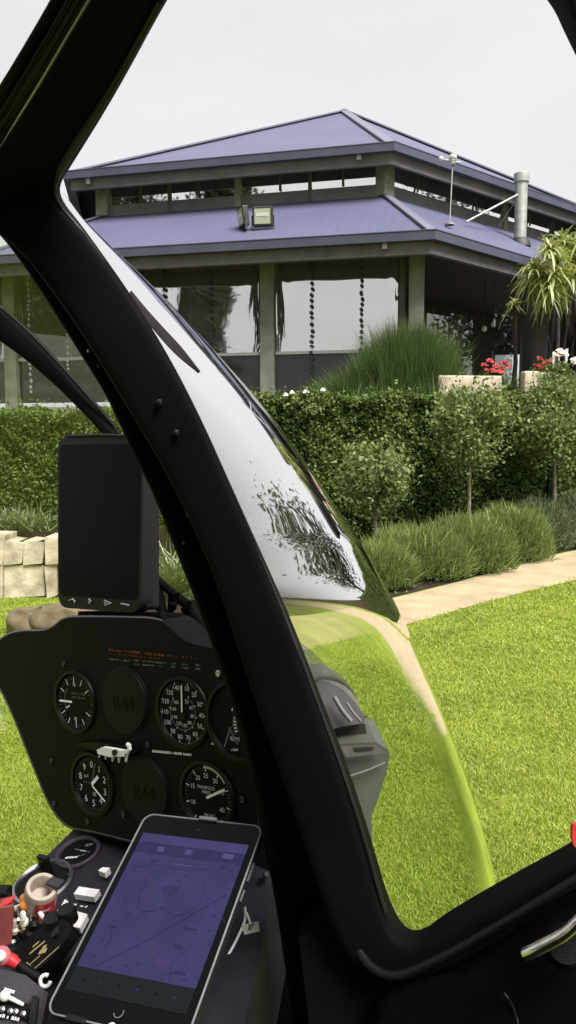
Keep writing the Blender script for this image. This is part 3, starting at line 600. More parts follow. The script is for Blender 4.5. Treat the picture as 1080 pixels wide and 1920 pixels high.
mb = MB(); mb.prism([fd.px(x, y, -.012) for x, y in [(270, 850), (276, 850), (276, 1140), (270, 1146)]], fd.ez * -.02, 'device_side'); mb.build('back_shell', gps, bevel=.003)
mb = MB(); mb.tube([fd.px(126, 818, .001), fd.px(190, 816, .001), fd.px(256, 818, .001)], .0022, 'trim_grey', 6); mb.build('top_highlight', gps, 60)  # lighter tube painted in as the highlight of the top chamfer
mb = MB(); mb.tube([fd.px(283, 1030, -.024), fd.px(283, 1140, -.024)], .0028, 'yellowgreen', 6); mb.build('card_slot', gps, 60)
mb = MB(); mb.prism([fd.px(x, y, -.006) for x, y in [(146, 1146), (300, 1150), (292, 1085), (312, 1172), (150, 1162)]][:2] + [fd.px(x, y, -.006) for x, y in [(308, 1172), (146, 1164)]], fd.ez * -.04, 'pillar_black'); mb.build('mount', gps, bevel=.003)
mb = MB(); q = fd.px(242, 1150, .001); mb.build('lower_edge', gps) if mb.v else None

# tablet
ft = Frame(EYE + camv(-.121, -.388, .749), camv(.93, .048, -.364), camv(.284, .533, .797))
tab = empty('tablet', ft.p(0, -.1, -.01), 'tablet in pale edged case over the lower console, violet map on its screen', 'tablet')
def rr(hw, hh, rad, w, cx=0, cy=0, n=6):
    out = []
    for sx, sy, a0 in ((1, -1, -90), (1, 1, 0), (-1, 1, 90), (-1, -1, 180)):
        for k in range(n + 1):
            a = math.radians(a0 + 90 * k / n); out.append(ft.p(cx + sx * (hw - rad) + math.cos(a) * rad, cy + sy * (hh - rad) + math.sin(a) * rad, w))
    return out
hw, hh = .0712, .1055
mb = MB(); n = 28
mb.rings([rr(hw - .0016, hh - .0016, .010, .0), rr(hw - .0012, hh - .0012, .0104, .0014), rr(hw, hh, .0115, .0014), rr(hw + .0003, hh + .0003, .012, .0004)], 'case', cap=False); mb.build('case_rim', tab, 30)
mb = MB(); mb.rings([rr(hw - .0016, hh - .0016, .010, -.0004), rr(hw + .0002, hh + .0002, .012, .0003), rr(hw, hh, .0115, -.008), rr(hw - .006, hh - .006, .01, -.010)], 'case_dark'); mb.build('case', tab, 30)
mb = MB(); mb.poly(rr(hw - .0017, hh - .0017, .010, .0007), 'glass_black'); mb.build('front_glass', tab)
# screen: strips of a dim violet chart
def scr_mat(name, c, e):
    m = mat(name, (0.003, 0.003, 0.004), 0.14, spec=0.12); nt = m.node_tree; b = nt.nodes['Principled BSDF']
    tc = nd(nt, 'ShaderNodeTexCoord'); n1 = nd(nt, 'ShaderNodeTexNoise'); n1.inputs['Scale'].default_value = 28; n1.inputs['Detail'].default_value = 4
    nt.links.new(tc.outputs['Object'], n1.inputs['Vector']); r = nd(nt, 'ShaderNodeValToRGB'); r.color_ramp.elements[0].position = .35; r.color_ramp.elements[1].position = .68
    r.color_ramp.elements[0].color = (*[x * .86 for x in c], 1); r.color_ramp.elements[1].color = (*[min(1, x * 1.14) for x in c], 1)
    nt.links.new(n1.outputs['Fac'], r.inputs['Fac']); nt.links.new(r.outputs['Color'], b.inputs['Emission Color']); b.inputs['Emission Strength'].default_value = e; return m
EM = 0.1
M['scr_map'] = scr_mat('scr_map', (.088, .08, .27), EM); M['scr_head'] = scr_mat('scr_head', (.052, .05, .185), EM); M['scr_top'] = scr_mat('scr_top', (.105, .095, .31), EM)
M['scr_dock'] = scr_mat('scr_dock', (.013, .019, .02), EM); M['scr_line'] = scr_mat('scr_line', (.045, .042, .17), EM); M['scr_pale'] = scr_mat('scr_pale', (.16, .14, .38), EM); M['scr_pink'] = scr_mat('scr_pink', (.14, .075, .24), EM); M['scr_blue'] = scr_mat('scr_blue', (.05, .055, .2), EM)
mb = MB(); sw = .0625
def band(v0, v1, m, w=.0012, u0=-sw, u1=sw): mb.quad(ft.p(u0, v0, w), ft.p(u1, v0, w), ft.p(u1, v1, w), ft.p(u0, v1, w), m)
band(.071, .0815, 'scr_top'); band(.058, .071, 'scr_head'); band(-.062, .058, 'scr_map'); band(-.0835, -.062, 'scr_dock')
def pl(pts, wd, m, w=.0015):
    pts = smooth_poly(pts, 2)
    for a, b in zip(pts, pts[1:]):
        d = Vector((b[0] - a[0], b[1] - a[1])); 
        if d.length < 1e-7: continue
        d.normalize(); n = Vector((-d.y, d.x)) * wd / 2
        mb.quad(ft.p(a[0] - n.x, a[1] - n.y, w), ft.p(b[0] - n.x, b[1] - n.y, w), ft.p(b[0] + n.x, b[1] + n.y, w), ft.p(a[0] + n.x, a[1] + n.y, w), m)
pl([(-.045, -.061), (-.01, -.035), (.02, -.008), (.059, .026)], .0011, 'scr_line')
pl([(-.03, .03), (-.034, .01), (-.024, -.004), (-.01, -.001), (.0, .006), (.012, -.004), (.03, .004), (.036, .02), (.03, .036)], .0008, 'scr_line', .0014)
pl([(-.05, -.02), (-.04, -.03), (-.042, -.045)], .0007, 'scr_line', .0014); pl([(.04, -.03), (.03, -.045), (.035, -.058)], .0007, 'scr_line', .0014); pl([(-.055, .04), (-.03, .048), (0, .044), (.03, .05)], .0007, 'scr_line', .0014)
for u, v, r_ in [(-.002, .022, .009), (.03, -.03, .005), (-.035, .05, .004)]:
    mb.poly([ft.p(u + r_ * math.cos(t) * (1 + .2 * math.sin(3 * t)), v + .6 * r_ * math.sin(t), .0013) for t in [k * math.pi / 10 for k in range(20)]], 'scr_blue')
for u, v, a, b, m in [(-.033, .0645, .004, .003, 'scr_pale'), (.0, .065, .004, .003, 'scr_pale'), (.045, .066, .006, .0028, 'scr_pale'), (-.045, .0655, .004, .0025, 'scr_blue'), (-.02, .012, .006, .001, 'scr_pink'), (-.03, .03, .004, .0012, 'scr_pink'), (.02, -.046, .007, .0016, 'scr_pink'), (.01, -.04, .003, .003, 'scr_pink'), (.0, .05, .01, .001, 'scr_pale'), (.046, .054, .004, .0008, 'scr_line'), (.036, -.012, .006, .001, 'scr_line'), (-.046, -.022, .005, .001, 'scr_line'), (.042, -.052, .006, .0012, 'scr_line'), (-.022, .018, .002, .004, 'scr_pink')]:
    band(v - b, v + b, m, .0016, u - a, u + a)
for k in range(6): band(-.0735, -.0715, 'scr_line' if k % 2 else 'glass_black', .0016, -.05 + k * .019, -.047 + k * .019)
R = random.Random(12)
for k in range(46):
    u, v = R.uniform(-.055, .055), R.uniform(-.058, .052); a = R.uniform(.002, .006); band(v, v + R.uniform(.0006, .0013), R.choice(['scr_line', 'scr_line', 'scr_blue', 'scr_pink', 'scr_top']), .0017, u, u + a)
for k in range(9):
    u, v = R.uniform(-.05, .05), R.uniform(-.05, .05); pl([(u, v), (u + R.uniform(-.02, .02), v + R.uniform(-.02, .02)), (u + R.uniform(-.03, .03), v + R.uniform(-.03, .03))], .0006, R.choice(['scr_blue', 'scr_top', 'scr_pink']), .0013)
mb.build('screen', tab)
mb = MB(); u, v = .0, -.0925; arc(mb, ft, u, v, .0042, .0048, 60, 250, 'case', .0012, 24); mb.build('home_button', tab)
mb = MB(); mb.lathe(ft.p(0, .092, .0008), ft.ez, [(.0012, 0), (.0011, .0004), (.0001, .0004)], 'case_dark', 10); mb.build('camera_lens', tab)
for (u, v, a, b) in ((.006, hh + .0003, .0105, .0022), (-.037, -hh - .0003, .010, .0026)):
    mb = MB(); mb.box(ft.p(u, v, .0018), ft.ex * a, ft.ey * b, ft.ez * .0022, 'trim_glint' if v > 0 else 'device_side'); mb.build('case_clip', tab, bevel=.001)
mb = MB(); mb.lathe(ft.p(.0, -.106, .001), ft.ez, [(.0042, -.004), (.0042, .002), (.003, .0035), (.0001, .004)], 'white_lab', 18); mb.build('mount_knob', tab, 50)
mb = MB(); arc(mb, ft, .034, -.1085, .0055, .007, -80, 80, 'case', .0012, 14); mb.build('strap_loop', tab)
mb = MB()
for v, h_ in ((.055, .010), (.03, .006)): mb.box(ft.p(hw + .0012, v, -.004), ft.ex * .0009, ft.ey * h_, ft.ez * .0015, 'trim_glint')
mb.build('side_button', tab, bevel=.0004)
mb = MB(); mb.box(ft.p(0, 0, -.022), ft.ex * .05, ft.ey * .07, ft.ez * .009, 'case_dark'); mb.build('cradle', tab, bevel=.002)

# cable with paper tag
mb = MB(); cpts = smooth_poly([(459, 1700, .84), (461, 1722, .835), (452, 1745, .83), (432, 1785, .82), (408, 1822, .81), (386, 1856, .80)], 3)
mb.tube([P(*p) for p in cpts], [.0014] * (len(cpts) - 1) + [.0007], 'white_lab', 8)
mb.tube([P(462, 1712, .836), P(472, 1738, .833), P(452, 1745, .83)], .0013, 'white_lab', 8)
cb = mb.build('charging_cable', None, 60); tag(cb, 'thin white cable with a small paper tag hanging against the dark footwell', 'cable')
mb = MB(); q = [P(*p) for p in [(455, 1735, .828), (484, 1728, .825), (487, 1746, .825), (458, 1753, .828)]]; mb.prism(q, FW * .0006, 'white_lab')
for k in range(3): mb.quad(q[0].lerp(q[1], .42 + k * .13) - FW * .0004, q[0].lerp(q[1], .50 + k * .13) - FW * .0004, q[3].lerp(q[2], .50 + k * .13).lerp(q[0], .35) - FW * .0004, q[3].lerp(q[2], .42 + k * .13).lerp(q[0], .35) - FW * .0004, 'case_dark')
mb.build('paper_tag', cb)
# red ribbon tag at right edge
mb = MB(); mb.prism([P(*p) for p in smooth_poly([(1074, 1546, .60), (1110, 1540, .60), (1114, 1598, .60), (1078, 1592, .60), (1072, 1570, .60), (1074, 1546, .60)], 1)[:-1]], FW * .004, 'red')
rt = mb.build('red_tag', None, bevel=.001); tag(rt, 'small bright red tag above the door sill at the right edge', 'tag')
mb = MB(); mb.tube([P(1096, 1545, .60), P(1150, 1500, .60), P(1290, 1400, .57)], .0012, 'red', 6); mb.build('tag_cord', rt, 60)
# ------------------------------------------------------------------ SETTING
def h(x, y): return Vector((x, y, 0))
M['lawn'] = mat('lawn', (0.15, 0.195, 0.024), .9, spec=.1, var=.35, vscale=3.0, bump=.6, bscale=30)
M['path'] = mat('path', (.31, .25, .16), .92, spec=.08, var=.2, vscale=2.6, bump=.6, bscale=90)
M['soil'] = mat('soil', (.03, .022, .015), .95, spec=.1, var=.4, vscale=5, bump=.8, bscale=20)
M['sandstone'] = mat('sandstone', (0.43, 0.36, 0.28), .9, spec=.1, var=.42, vscale=5, bump=.9, bscale=18)
M['roof'] = mat('roof', (0.078, 0.083, 0.142), .5, spec=.3, var=.06, vscale=.8)
M['ridge'] = mat('ridge', (.12, .12, .16), .45, spec=.4)
M['gutter'] = mat('gutter', (0.05049, 0.0563, 0.08883), .45, spec=.4, var=.15, vscale=2)
M['fascia'] = mat('fascia', (0.0918, 0.08464, 0.099), .65, var=.25, vscale=3)
M['post'] = mat('post', (0.15, 0.16, 0.128), .7, var=.25, vscale=5, bump=.2, bscale=30)
M['post_dark'] = mat('post_dark', (.05, .055, .045), .7, var=.25, vscale=5)
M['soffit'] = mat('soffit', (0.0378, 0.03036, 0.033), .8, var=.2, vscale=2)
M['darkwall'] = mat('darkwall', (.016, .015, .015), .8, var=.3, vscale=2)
M['rail'] = mat('rail', (.28, .28, .27), .6)
M['concrete'] = mat('concrete', (.25, .24, .22), .85, var=.15, vscale=2)
M['galv'] = mat('galv', (.36, .37, .36), .45, metal=.5, var=.25, vscale=6)
M['whitepaint'] = mat('whitepaint', (0.45, 0.45, 0.45), .5)
M['blackstuff'] = mat('blackstuff', (.012, .012, .012), .6)
M['bulb'] = mat('bulb', (.7, .7, .65), .3)
M['lampglass'] = mat('lampglass', (.3, .32, .22), .15, spec=.8)
M['vinyl'] = glassmat('vinyl', .60, 3.0, (.45, .45, .43), .03, .04, .9, body=(.25, .25, .25), bodyfac=.35)
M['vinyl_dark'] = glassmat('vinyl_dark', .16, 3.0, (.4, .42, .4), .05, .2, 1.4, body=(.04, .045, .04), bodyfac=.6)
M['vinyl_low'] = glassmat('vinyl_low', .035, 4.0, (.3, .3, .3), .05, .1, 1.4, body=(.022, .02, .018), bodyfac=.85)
M['vinyl_mid'] = glassmat('vinyl_mid', .36, 3.0, (.4, .4, .4), .03, .06, .9, body=(.05, .055, .05), bodyfac=.6)
M['clere'] = glassmat('clere', .86, 3.0, (.4, .4, .4), .02, .03, 1.6, body=(.1, .1, .1), bodyfac=.6)
M['balglass'] = glassmat('balglass', .14, 3.0, (.6, .64, .62), .0)

def rib_bump(m, scale):
    nt = m.node_tree; b = nt.nodes['Principled BSDF']; uv = nd(nt, 'ShaderNodeUVMap'); wv = nd(nt, 'ShaderNodeTexWave'); wv.inputs['Scale'].default_value = scale; wv.wave_profile = 'SIN'
    nt.links.new(uv.outputs[0], wv.inputs['Vector']); bp = nd(nt, 'ShaderNodeBump'); bp.inputs['Strength'].default_value = .2; bp.inputs['Distance'].default_value = .012
    nt.links.new(wv.outputs['Fac'], bp.inputs['Height']); nt.links.new(bp.outputs['Normal'], b.inputs['Normal'])
rib_bump(M['roof'], 1.6)

# ground: one sheet to the horizon, path and beds a few mm above
mb = MB(); mb.quad(h(-900, -900), h(900, -900), h(900, 900), h(-900, 900), 'lawn'); tag(mb.build('lawn'), kind='structure')
near = [(150, 1166), (300, 1200), (420, 1222), (560, 1226), (640, 1203), (780, 1168), (900, 1132), (1080, 1088), (1400, 1018), (2200, 925)]
far = [(2200, 905), (1400, 985), (1080, 1032), (1020, 1046), (900, 1082), (740, 1122), (640, 1146), (540, 1160), (300, 1158), (150, 1152)]
def grd(pts, z): return [on_z(x, y, 0) + Vector((0, 0, z)) for x, y in pts]
nz_ = smooth_poly(near, 2); fz = smooth_poly(far, 2)
mb = MB(); A = grd(nz_, .006); B = grd(fz[::-1], .006); k = min(len(A), len(B))
mb.add(A + B, [[i, i + 1, len(A) + i + 1, len(A) + i] for i in range(k - 1)], 'path'); tag(mb.build('path'), kind='structure')
mb = MB(); mb.poly(grd([(-500, 1395), (14, 1372), (2, 1335), (-30, 1318), (-500, 1300)], .006), 'path'); tag(mb.build('side_path'), kind='structure')
mb = MB(); mb.poly([Vector((*q, .008)) for q in smooth_poly([(4.4, 9.3), (5.0, 8.2), (5.2, 6.2), (5.2, 4.4), (5.6, 3.0), (6.2, 0), (6.4, -12), (14, -12), (14, 4), (13, 9), (12.0, 12.4), (7.0, 10.9)], 1)], 'path'); tag(mb.build('added_tan_ground'), kind='structure')  # unseen tan ground, added so the windshield mirrors a tan band
mb = MB(); C_ = grd([(x, y - 2) for x, y in fz if x > -10000], .004); D_ = [Vector((p.x * 1.6, max(p.y * 1.25, 14.5), .004)) for p in C_]
mb.add(C_ + D_, [[i, i + 1, len(C_) + i + 1, len(C_) + i] for i in range(len(C_) - 1)], 'soil'); tag(mb.build('garden_bed'), kind='structure')

# ------------------------------------------------------------------ PAVILION
APX = on_y(645, 210, 22.0); ZU = on_y(735, 272, 15.5).z
def sym(p): return Vector((2 * APX.x - p.x, 2 * APX.y - p.y, p.z))
Cu = on_y(735, 272, 15.5); Lu = on_z(130, 326, ZU); Ru = on_z(1169, 423, ZU)
UPP = [Lu, Cu, Ru, sym(Lu), sym(Cu), sym(Ru)]
Cl = on_y(810, 436, 13.5); ZL = Cl.z
Ll = on_z(-60, 487, ZL); Rl = on_z(1300, 578, ZL)
LOW = [Ll, Cl, Rl, sym(Ll), sym(Cl), sym(Rl)]
def scl(poly, s, z): return [Vector((APX.x + (p.x - APX.x) * s, APX.y + (p.y - APX.y) * s, z)) for p in poly]
pav = empty('pavilion', (APX.x, APX.y, 2.2), 'two tiered pavilion with lavender blue metal roofs and clear blinds, standing behind the hedge', 'pavilion')
ZF = 2.2; WS = .88; CS = .9
ZW = on_y(720, 366, scl([Cu], CS, 0)[0].y).z      # where the lower roof meets the clerestory wall
def roof(name, eave, top, m='roof'):
    mb = MB(); n = len(eave); us = []
    o = None
    for i in range(n):
        a, b = eave[i], eave[(i + 1) % n]
        if isinstance(top, list): mb.quad(a, b, top[(i + 1) % n], top[i], m)
        else: mb.add([a, b, top], [[0, 1, 2]], m)
    ob = mb.build(name, pav); me = ob.data; uvl = me.uv_layers.new(name='UVMap')
    for f in me.polygons:
        vs = [me.vertices[me.loops[l].vertex_index].co for l in f.loop_indices]; e = (vs[1] - vs[0]).normalized(); dn = f.normal.cross(e)
        for l in f.loop_indices: p = me.vertices[me.loops[l].vertex_index].co; uvl.data[l].uv = (p.dot(e), p.dot(dn))
    so2 = ob.modifiers.new('sheet', 'SOLIDIFY'); so2.thickness = .05; so2.offset = -1
    return ob
ru = roof('upper_roof', UPP, APX); rl = roof('lower_roof', LOW, scl(UPP, CS, ZW))
def strip(name, a, b, wd, hh, m, parent, up=Vector((0, 0, 1))):
    mb = MB(); d = (b - a).normalized(); s = d.cross(up).normalized(); u = s.cross(d)
    mb.box((a + b) / 2, d * ((b - a).length / 2), s * wd / 2, u * hh / 2, m); return mb.build(name, parent, bevel=.004, seg=1)
for i in range(6):
    strip('ridge_cap', UPP[i] + Vector((0, 0, .03)), APX + Vector((0, 0, .03)), .22, .04, 'ridge', ru)
    strip('ridge_cap', LOW[i] + Vector((0, 0, .03)), scl(UPP, CS, ZW)[i] + Vector((0, 0, .03)), .16, .04, 'ridge', rl)
def ringpoly(name, poly, s0, s1, z0, z1, m, parent):
    """band round the plan: outer scale s0, inner s1, between heights"""
    mb = MB(); n = len(poly)
    a = scl(poly, s0, z0); b = scl(poly, s0, z1); c = scl(poly, s1, z0); d = scl(poly, s1, z1)
    for i in range(n):
        j = (i + 1) % n
        mb.quad(a[i], a[j], b[j], b[i], m); mb.quad(c[j], c[i], d[i], d[j], m); mb.quad(b[i], b[j], d[j], d[i], m); mb.quad(a[j], a[i], c[i], c[j], m)
    return mb.build(name, parent)
def offs(poly, d):
    out = []
    n = len(poly)
    for i in range(n):
        p, q, r_ = poly[i - 1], poly[i], poly[(i + 1) % n]
        n1 = Vector(((q - p).y, -(q - p).x, 0)).normalized(); n2 = Vector(((r_ - q).y, -(r_ - q).x, 0)).normalized()
        bis = (n1 + n2).normalized(); out.append(q + bis * (d / max(.3, bis.dot(n1))))
    return out
sgn = 1 if (offs(UPP, .1)[1] - APX).length > (UPP[1] - APX).length else -1
def gutter(name, poly, z, parent):
    # square gutter with a lip, outside the fascia
    mb = MB(); prof = [(0, -.12), (.12, -.12), (.13, .02), (.14, .03), (.14, .045), (.115, .045), (.11, .0), (0.0, .0)]
    rs = [[Vector((p.x, p.y, z + dz)) for p in offs(poly, sgn * dx)] for dx, dz in prof]
    n = len(poly); vs = [p for r_ in rs for p in r_]; fs = []
    for k in range(len(prof) - 1):
        for i in range(n): fs.append([k * n + i, k * n + (i + 1) % n, (k + 1) * n + (i + 1) % n, (k + 1) * n + i])
    mb.add(vs, fs, 'gutter'); return mb.build(name, parent)
gutter('gutter', UPP, ZU - .02, pav); gutter('gutter', LOW, ZL - .02, pav)
ringpoly('fascia', offs(UPP, -.02 * sgn), 1, .985, ZU - .34, ZU - .05, 'fascia', pav); ringpoly('fascia', offs(LOW, -.02 * sgn), 1, .985, ZL - .34, ZL - .05, 'fascia', pav)
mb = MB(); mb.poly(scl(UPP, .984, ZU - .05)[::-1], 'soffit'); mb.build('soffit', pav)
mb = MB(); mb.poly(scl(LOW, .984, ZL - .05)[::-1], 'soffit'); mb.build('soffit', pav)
# brackets of the gutters
for poly, z, (x, y) in ((UPP, ZU, (674, 290)), (LOW, ZL, (722, 455)), (UPP, ZU, (168, 336))):
    q = on_plane(x, y, poly[1], Vector(((poly[1] - poly[0]).y, -(poly[1] - poly[0]).x, 0))); e = (poly[1] - poly[0]).normalized(); nrm = Vector((e.y, -e.x, 0))
    mb = MB(); mb.box(q + nrm * .06, e * .045, nrm * .03, Vector((0, 0, .13)), 'fascia'); mb.build('rain_outlet', pav, bevel=.01)
# walls planes
def side(poly, i, s):
    a = scl(poly, s, 0)[i]; b = scl(poly, s, 0)[(i + 1) % len(poly)]; e = (b - a).normalized(); return a, b, e, Vector((e.y, -e.x, 0))
def wallpt(poly, i, s, px, py, push=0):
    a, b, e, n_ = side(poly, i, s); return on_plane(px, py, a + n_ * push, n_)
# clerestory
ZC0 = ZW - .03; ZC1 = ZU - .06
cw = scl(UPP, CS, 0)
for i in range(6):
    a, b, e, n_ = side(UPP, i, CS); L = (b - a).length
    mb = MB(); mb.box(Vector(((a + b).x / 2, (a + b).y / 2, ZC0 + .11)), e * (L / 2), n_ * .05, Vector((0, 0, .13)), 'fascia'); mb.build('sill_beam', pav, bevel=.01, seg=1)
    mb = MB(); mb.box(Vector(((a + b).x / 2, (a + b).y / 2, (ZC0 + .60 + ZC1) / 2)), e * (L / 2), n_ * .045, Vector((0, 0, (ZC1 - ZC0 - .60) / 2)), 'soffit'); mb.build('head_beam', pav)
    mb = MB(); mb.box(Vector((a.x, a.y, (ZC0 + ZC1) / 2)), e * .14, n_ * .14, Vector((0, 0, (ZC1 - ZC0) / 2)), 'post'); mb.build('post', pav, bevel=.01, seg=1)
    nb = 4; zc = (ZC0 + .26, ZC0 + .58)
    for k in range(nb):
        p0 = a.lerp(b, k / nb); p1 = a.lerp(b, (k + 1) / nb)
        if k: mb = MB(); mb.box(Vector((p0.x, p0.y, (ZC0 + ZC1) / 2)) + n_ * .01, e * (.07 if k == 2 else .03), n_ * .06, Vector((0, 0, (ZC1 - ZC0) / 2)), 'post' if k == 2 else 'post_dark'); mb.build('mullion', pav)
        if i in (0, 1):
            mb = MB(); mb.quad(*[Vector((p.x, p.y, z)) + n_ * (.0 + .13 * (z - zc[0])) for p, z in ((p0, zc[0] - .03), (p1, zc[0] - .03), (p1, zc[1] + .03), (p0, zc[1] + .03))], 'clere'); win = mb.build('window', pav)
            mb = MB(); R = random.Random(i * 7 + k)
            m_ = p0.lerp(p1, R.uniform(.4, .6)); mb.box(Vector((m_.x, m_.y, sum(zc) / 2)) + n_ * .05, e * .018, n_ * .015, Vector((0, 0, (zc[1] - zc[0]) / 2)), 'post_dark'); mb.build('glazing_bar', win)
        elif k == 0:
            mb = MB(); mb.quad(*[Vector((p.x, p.y, z)) for p, z in ((a, zc[0] - .03), (b, zc[0] - .03), (b, zc[1] + .03), (a, zc[1] + .03))], 'darkwall'); mb.build('wall', pav)
# ground storey
mb = MB(); mb.prism(scl(LOW, .97, ZF), Vector((0, 0, -.25)), 'concrete'); mb.build('floor_slab', pav)
core = scl(LOW, .45, ZF); mb = MB(); mb.prism(core, Vector((0, 0, ZL - .06 - ZF)), 'darkwall'); mb.build('wall', pav)  # dark core block put in to make the open storey read as shaded
a, b, e, n_ = side(LOW, 0, WS); ZT = ZL - .06; ZB = wallpt(LOW, 0, WS, 620, 488).z
def fp_(px): p = on_plane(px, 700, a, n_); return (p - a).dot(e)
posts = [fp_(-230), fp_(25), fp_(252), fp_(503), fp_(779)]
ZS = wallpt(LOW, 0, WS, 580, 661).z
for j, t in enumerate(posts):
    c = a + e * t
    mb = MB(); mb.box(Vector((c.x, c.y, (ZF + ZT) / 2)), e * .135, n_ * .13, Vector((0, 0, (ZT - ZF) / 2)), 'post'); mb.build('post', pav, bevel=.015)
mb = MB(); c = a + e * (posts[4] - .26); mb.box(Vector((c.x, c.y, (ZF + ZT) / 2)) - n_ * .05, e * .06, n_ * .06, Vector((0, 0, (ZT - ZF) / 2)), 'post_dark'); mb.build('post', pav, bevel=.01)
def blind(t0, t1, z0, z1, m, seed, fold=True):
    W = t1 - t0; nx, nz2 = 60, 24; V_ = []; R = np.random.default_rng(seed)
    ph = R.uniform(0, 6, 6)
    for iz in range(nz2 + 1):
        for ix in range(nx + 1):
            u = ix / nx; v = iz / nz2; t = t0 + W * u
            dd = .005 * math.sin(5 * u + ph[0] + 2 * v) + 0.002 * math.sin(13 * u + ph[1] - 3 * v) + .003 * math.sin(9 * v + ph[2] + 3 * u)
            if fold:
                for edge, q in ((u, 0), (1 - u, 1)):
                    dd += 0.012 * math.exp(-edge * 26) * math.sin(60 * edge + 7 * v * (1 if q else -1) + ph[3 + q])
            p = a + e * t + n_ * dd; V_.append(Vector((p.x, p.y, z0 + (z1 - z0) * v)))
    mb = MB(); mb.add(V_, [[iz * (nx + 1) + ix, iz * (nx + 1) + ix + 1, (iz + 1) * (nx + 1) + ix + 1, (iz + 1) * (nx + 1) + ix] for iz in range(nz2) for ix in range(nx)], m)
    return mb.build('blind', pav, 180)
def lacing(bl, px, z0, z1, seed, col):
    t = fp_(px); R = random.Random(seed); z = z0; mb = MB(); k = 0; pts = []; rad = []
    while z < z1:
        hh = R.uniform(.035, .06); c = a + e * (t + R.uniform(-.012, .012)) + n_ * .06
        bead = e * R.uniform(-.006, .006); pts += [c + bead + Vector((0, 0, z - c.z - hh * .6)), c + bead + Vector((0, 0, z - c.z - hh * .55)), c + bead + Vector((0, 0, z - c.z + hh * .55)), c + bead + Vector((0, 0, z - c.z + hh * .6))]; rad += [.004, .03, .03, .004]; z += hh * 2.3; k += 1
    mb.tube(pts, rad, col, 6); mb.build('lacing', bl)
for j in range(4):
    t0, t1 = posts[j] + .16, posts[j + 1] - (.16 if j < 3 else .34)
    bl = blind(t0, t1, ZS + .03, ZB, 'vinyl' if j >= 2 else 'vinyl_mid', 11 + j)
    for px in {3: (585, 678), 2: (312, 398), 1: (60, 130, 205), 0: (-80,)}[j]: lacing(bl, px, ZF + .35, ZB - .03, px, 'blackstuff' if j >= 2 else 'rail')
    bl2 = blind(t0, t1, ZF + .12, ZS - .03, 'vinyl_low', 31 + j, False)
    mb = MB(); p = a + e * (t0 + t1) / 2 + n_ * .02; mb.box(Vector((p.x, p.y, ZS)), e * (t1 - t0) / 2, n_ * .025, Vector((0, 0, .028)), 'rail'); mb.build('rail', pav)
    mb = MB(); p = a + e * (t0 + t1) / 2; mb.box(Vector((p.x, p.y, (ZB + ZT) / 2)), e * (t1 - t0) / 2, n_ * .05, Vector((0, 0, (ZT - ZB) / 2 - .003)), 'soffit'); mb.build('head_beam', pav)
    # gathered dark edges of the blinds
    for tt, sg in ((t0, 1), (t1, -1)):
        if j == 3 and sg < 0: continue
        mb = MB(); R = random.Random(j * 3 + sg)
        for k in range(6):
            x0 = R.uniform(.0, .10); x1 = x0 + R.uniform(-.03, .15) * (1 if k > 4 else .3); z0 = ZB - R.uniform(0, .3); z1 = max(ZS + .05, z0 - R.uniform(.6, 1.6))
            p0 = a + e * (tt + sg * x0) + n_ * (.05 + .004 * k); p1 = a + e * (tt + sg * x1) + n_ * (.05 + .004 * k)
            mb.tube([Vector((p0.x, p0.y, z0)), Vector(((p0.x + p1.x) / 2, (p0.y + p1.y) / 2, (z0 + z1) / 2 + .05)), Vector((p1.x, p1.y, z1))], [.008, .016, .006], 'post_dark', 5)
        mb.build('blind_fold', bl)
mb = MB(); p = a + e * (posts[3] + posts[4]) / 2
# open right side: posts, glass balustrade, lamps
a1, b1, e1, n1_ = side(LOW, 1, WS)
def rp_(px): p = on_plane(px, 600, a1, n1_); return (p - a1).dot(e1)
for px, m, w_ in ((984, 'post_dark', .07), (1180, 'post', .13)):
    c = a1 + e1 * rp_(px); mb = MB(); mb.box(Vector((c.x, c.y, (ZF + ZT) / 2)), e1 * w_, n1_ * w_, Vector((0, 0, (ZT - ZF) / 2)), m); mb.build('post', pav, bevel=.01)
for x0, x1 in ((800, 840), (843, 886), (925, 962)):
    p0 = a1 + e1 * rp_(x0); p1 = a1 + e1 * rp_(x1); z1 = wallpt(LOW, 1, WS, x0, 587).z
    mb = MB(); mb.prism([Vector((p0.x, p0.y, ZF + .05)), Vector((p1.x, p1.y, ZF + .05)), Vector((p1.x, p1.y, z1)), Vector((p0.x, p0.y, z1))], n1_ * .012, 'balglass'); mb.build('glass_panel', pav)
for x, y in ((908, 616), (925, 608), (980, 622)):
    p = wallpt(LOW, 1, WS, x, y, -.6); mb = MB(); mb.ball(p, .06, 'bulb', 10); lb = mb.build('globe_lamp', pav, 60); mb = MB(); mb.tube([p + Vector((0, 0, .05)), Vector((p.x, p.y, ZT))], .008, 'blackstuff', 6); mb.build('flex', lb)
# tall pale heater seen behind the clear blind
p = wallpt(LOW, 0, WS, 628, 640, -1.2); mb = MB(); mb.lathe(Vector((p.x, p.y, ZF)), Vector((0, 0, 1)), [(.2, 0), (.2, .1), (.05, .15), (.05, 1.2), (.1, 1.3), (.0001, 1.35)], 'whitepaint', 14); tag(mb.build('patio_heater', None, 40), 'slim white stand behind the clear pavilion blind', 'stand')
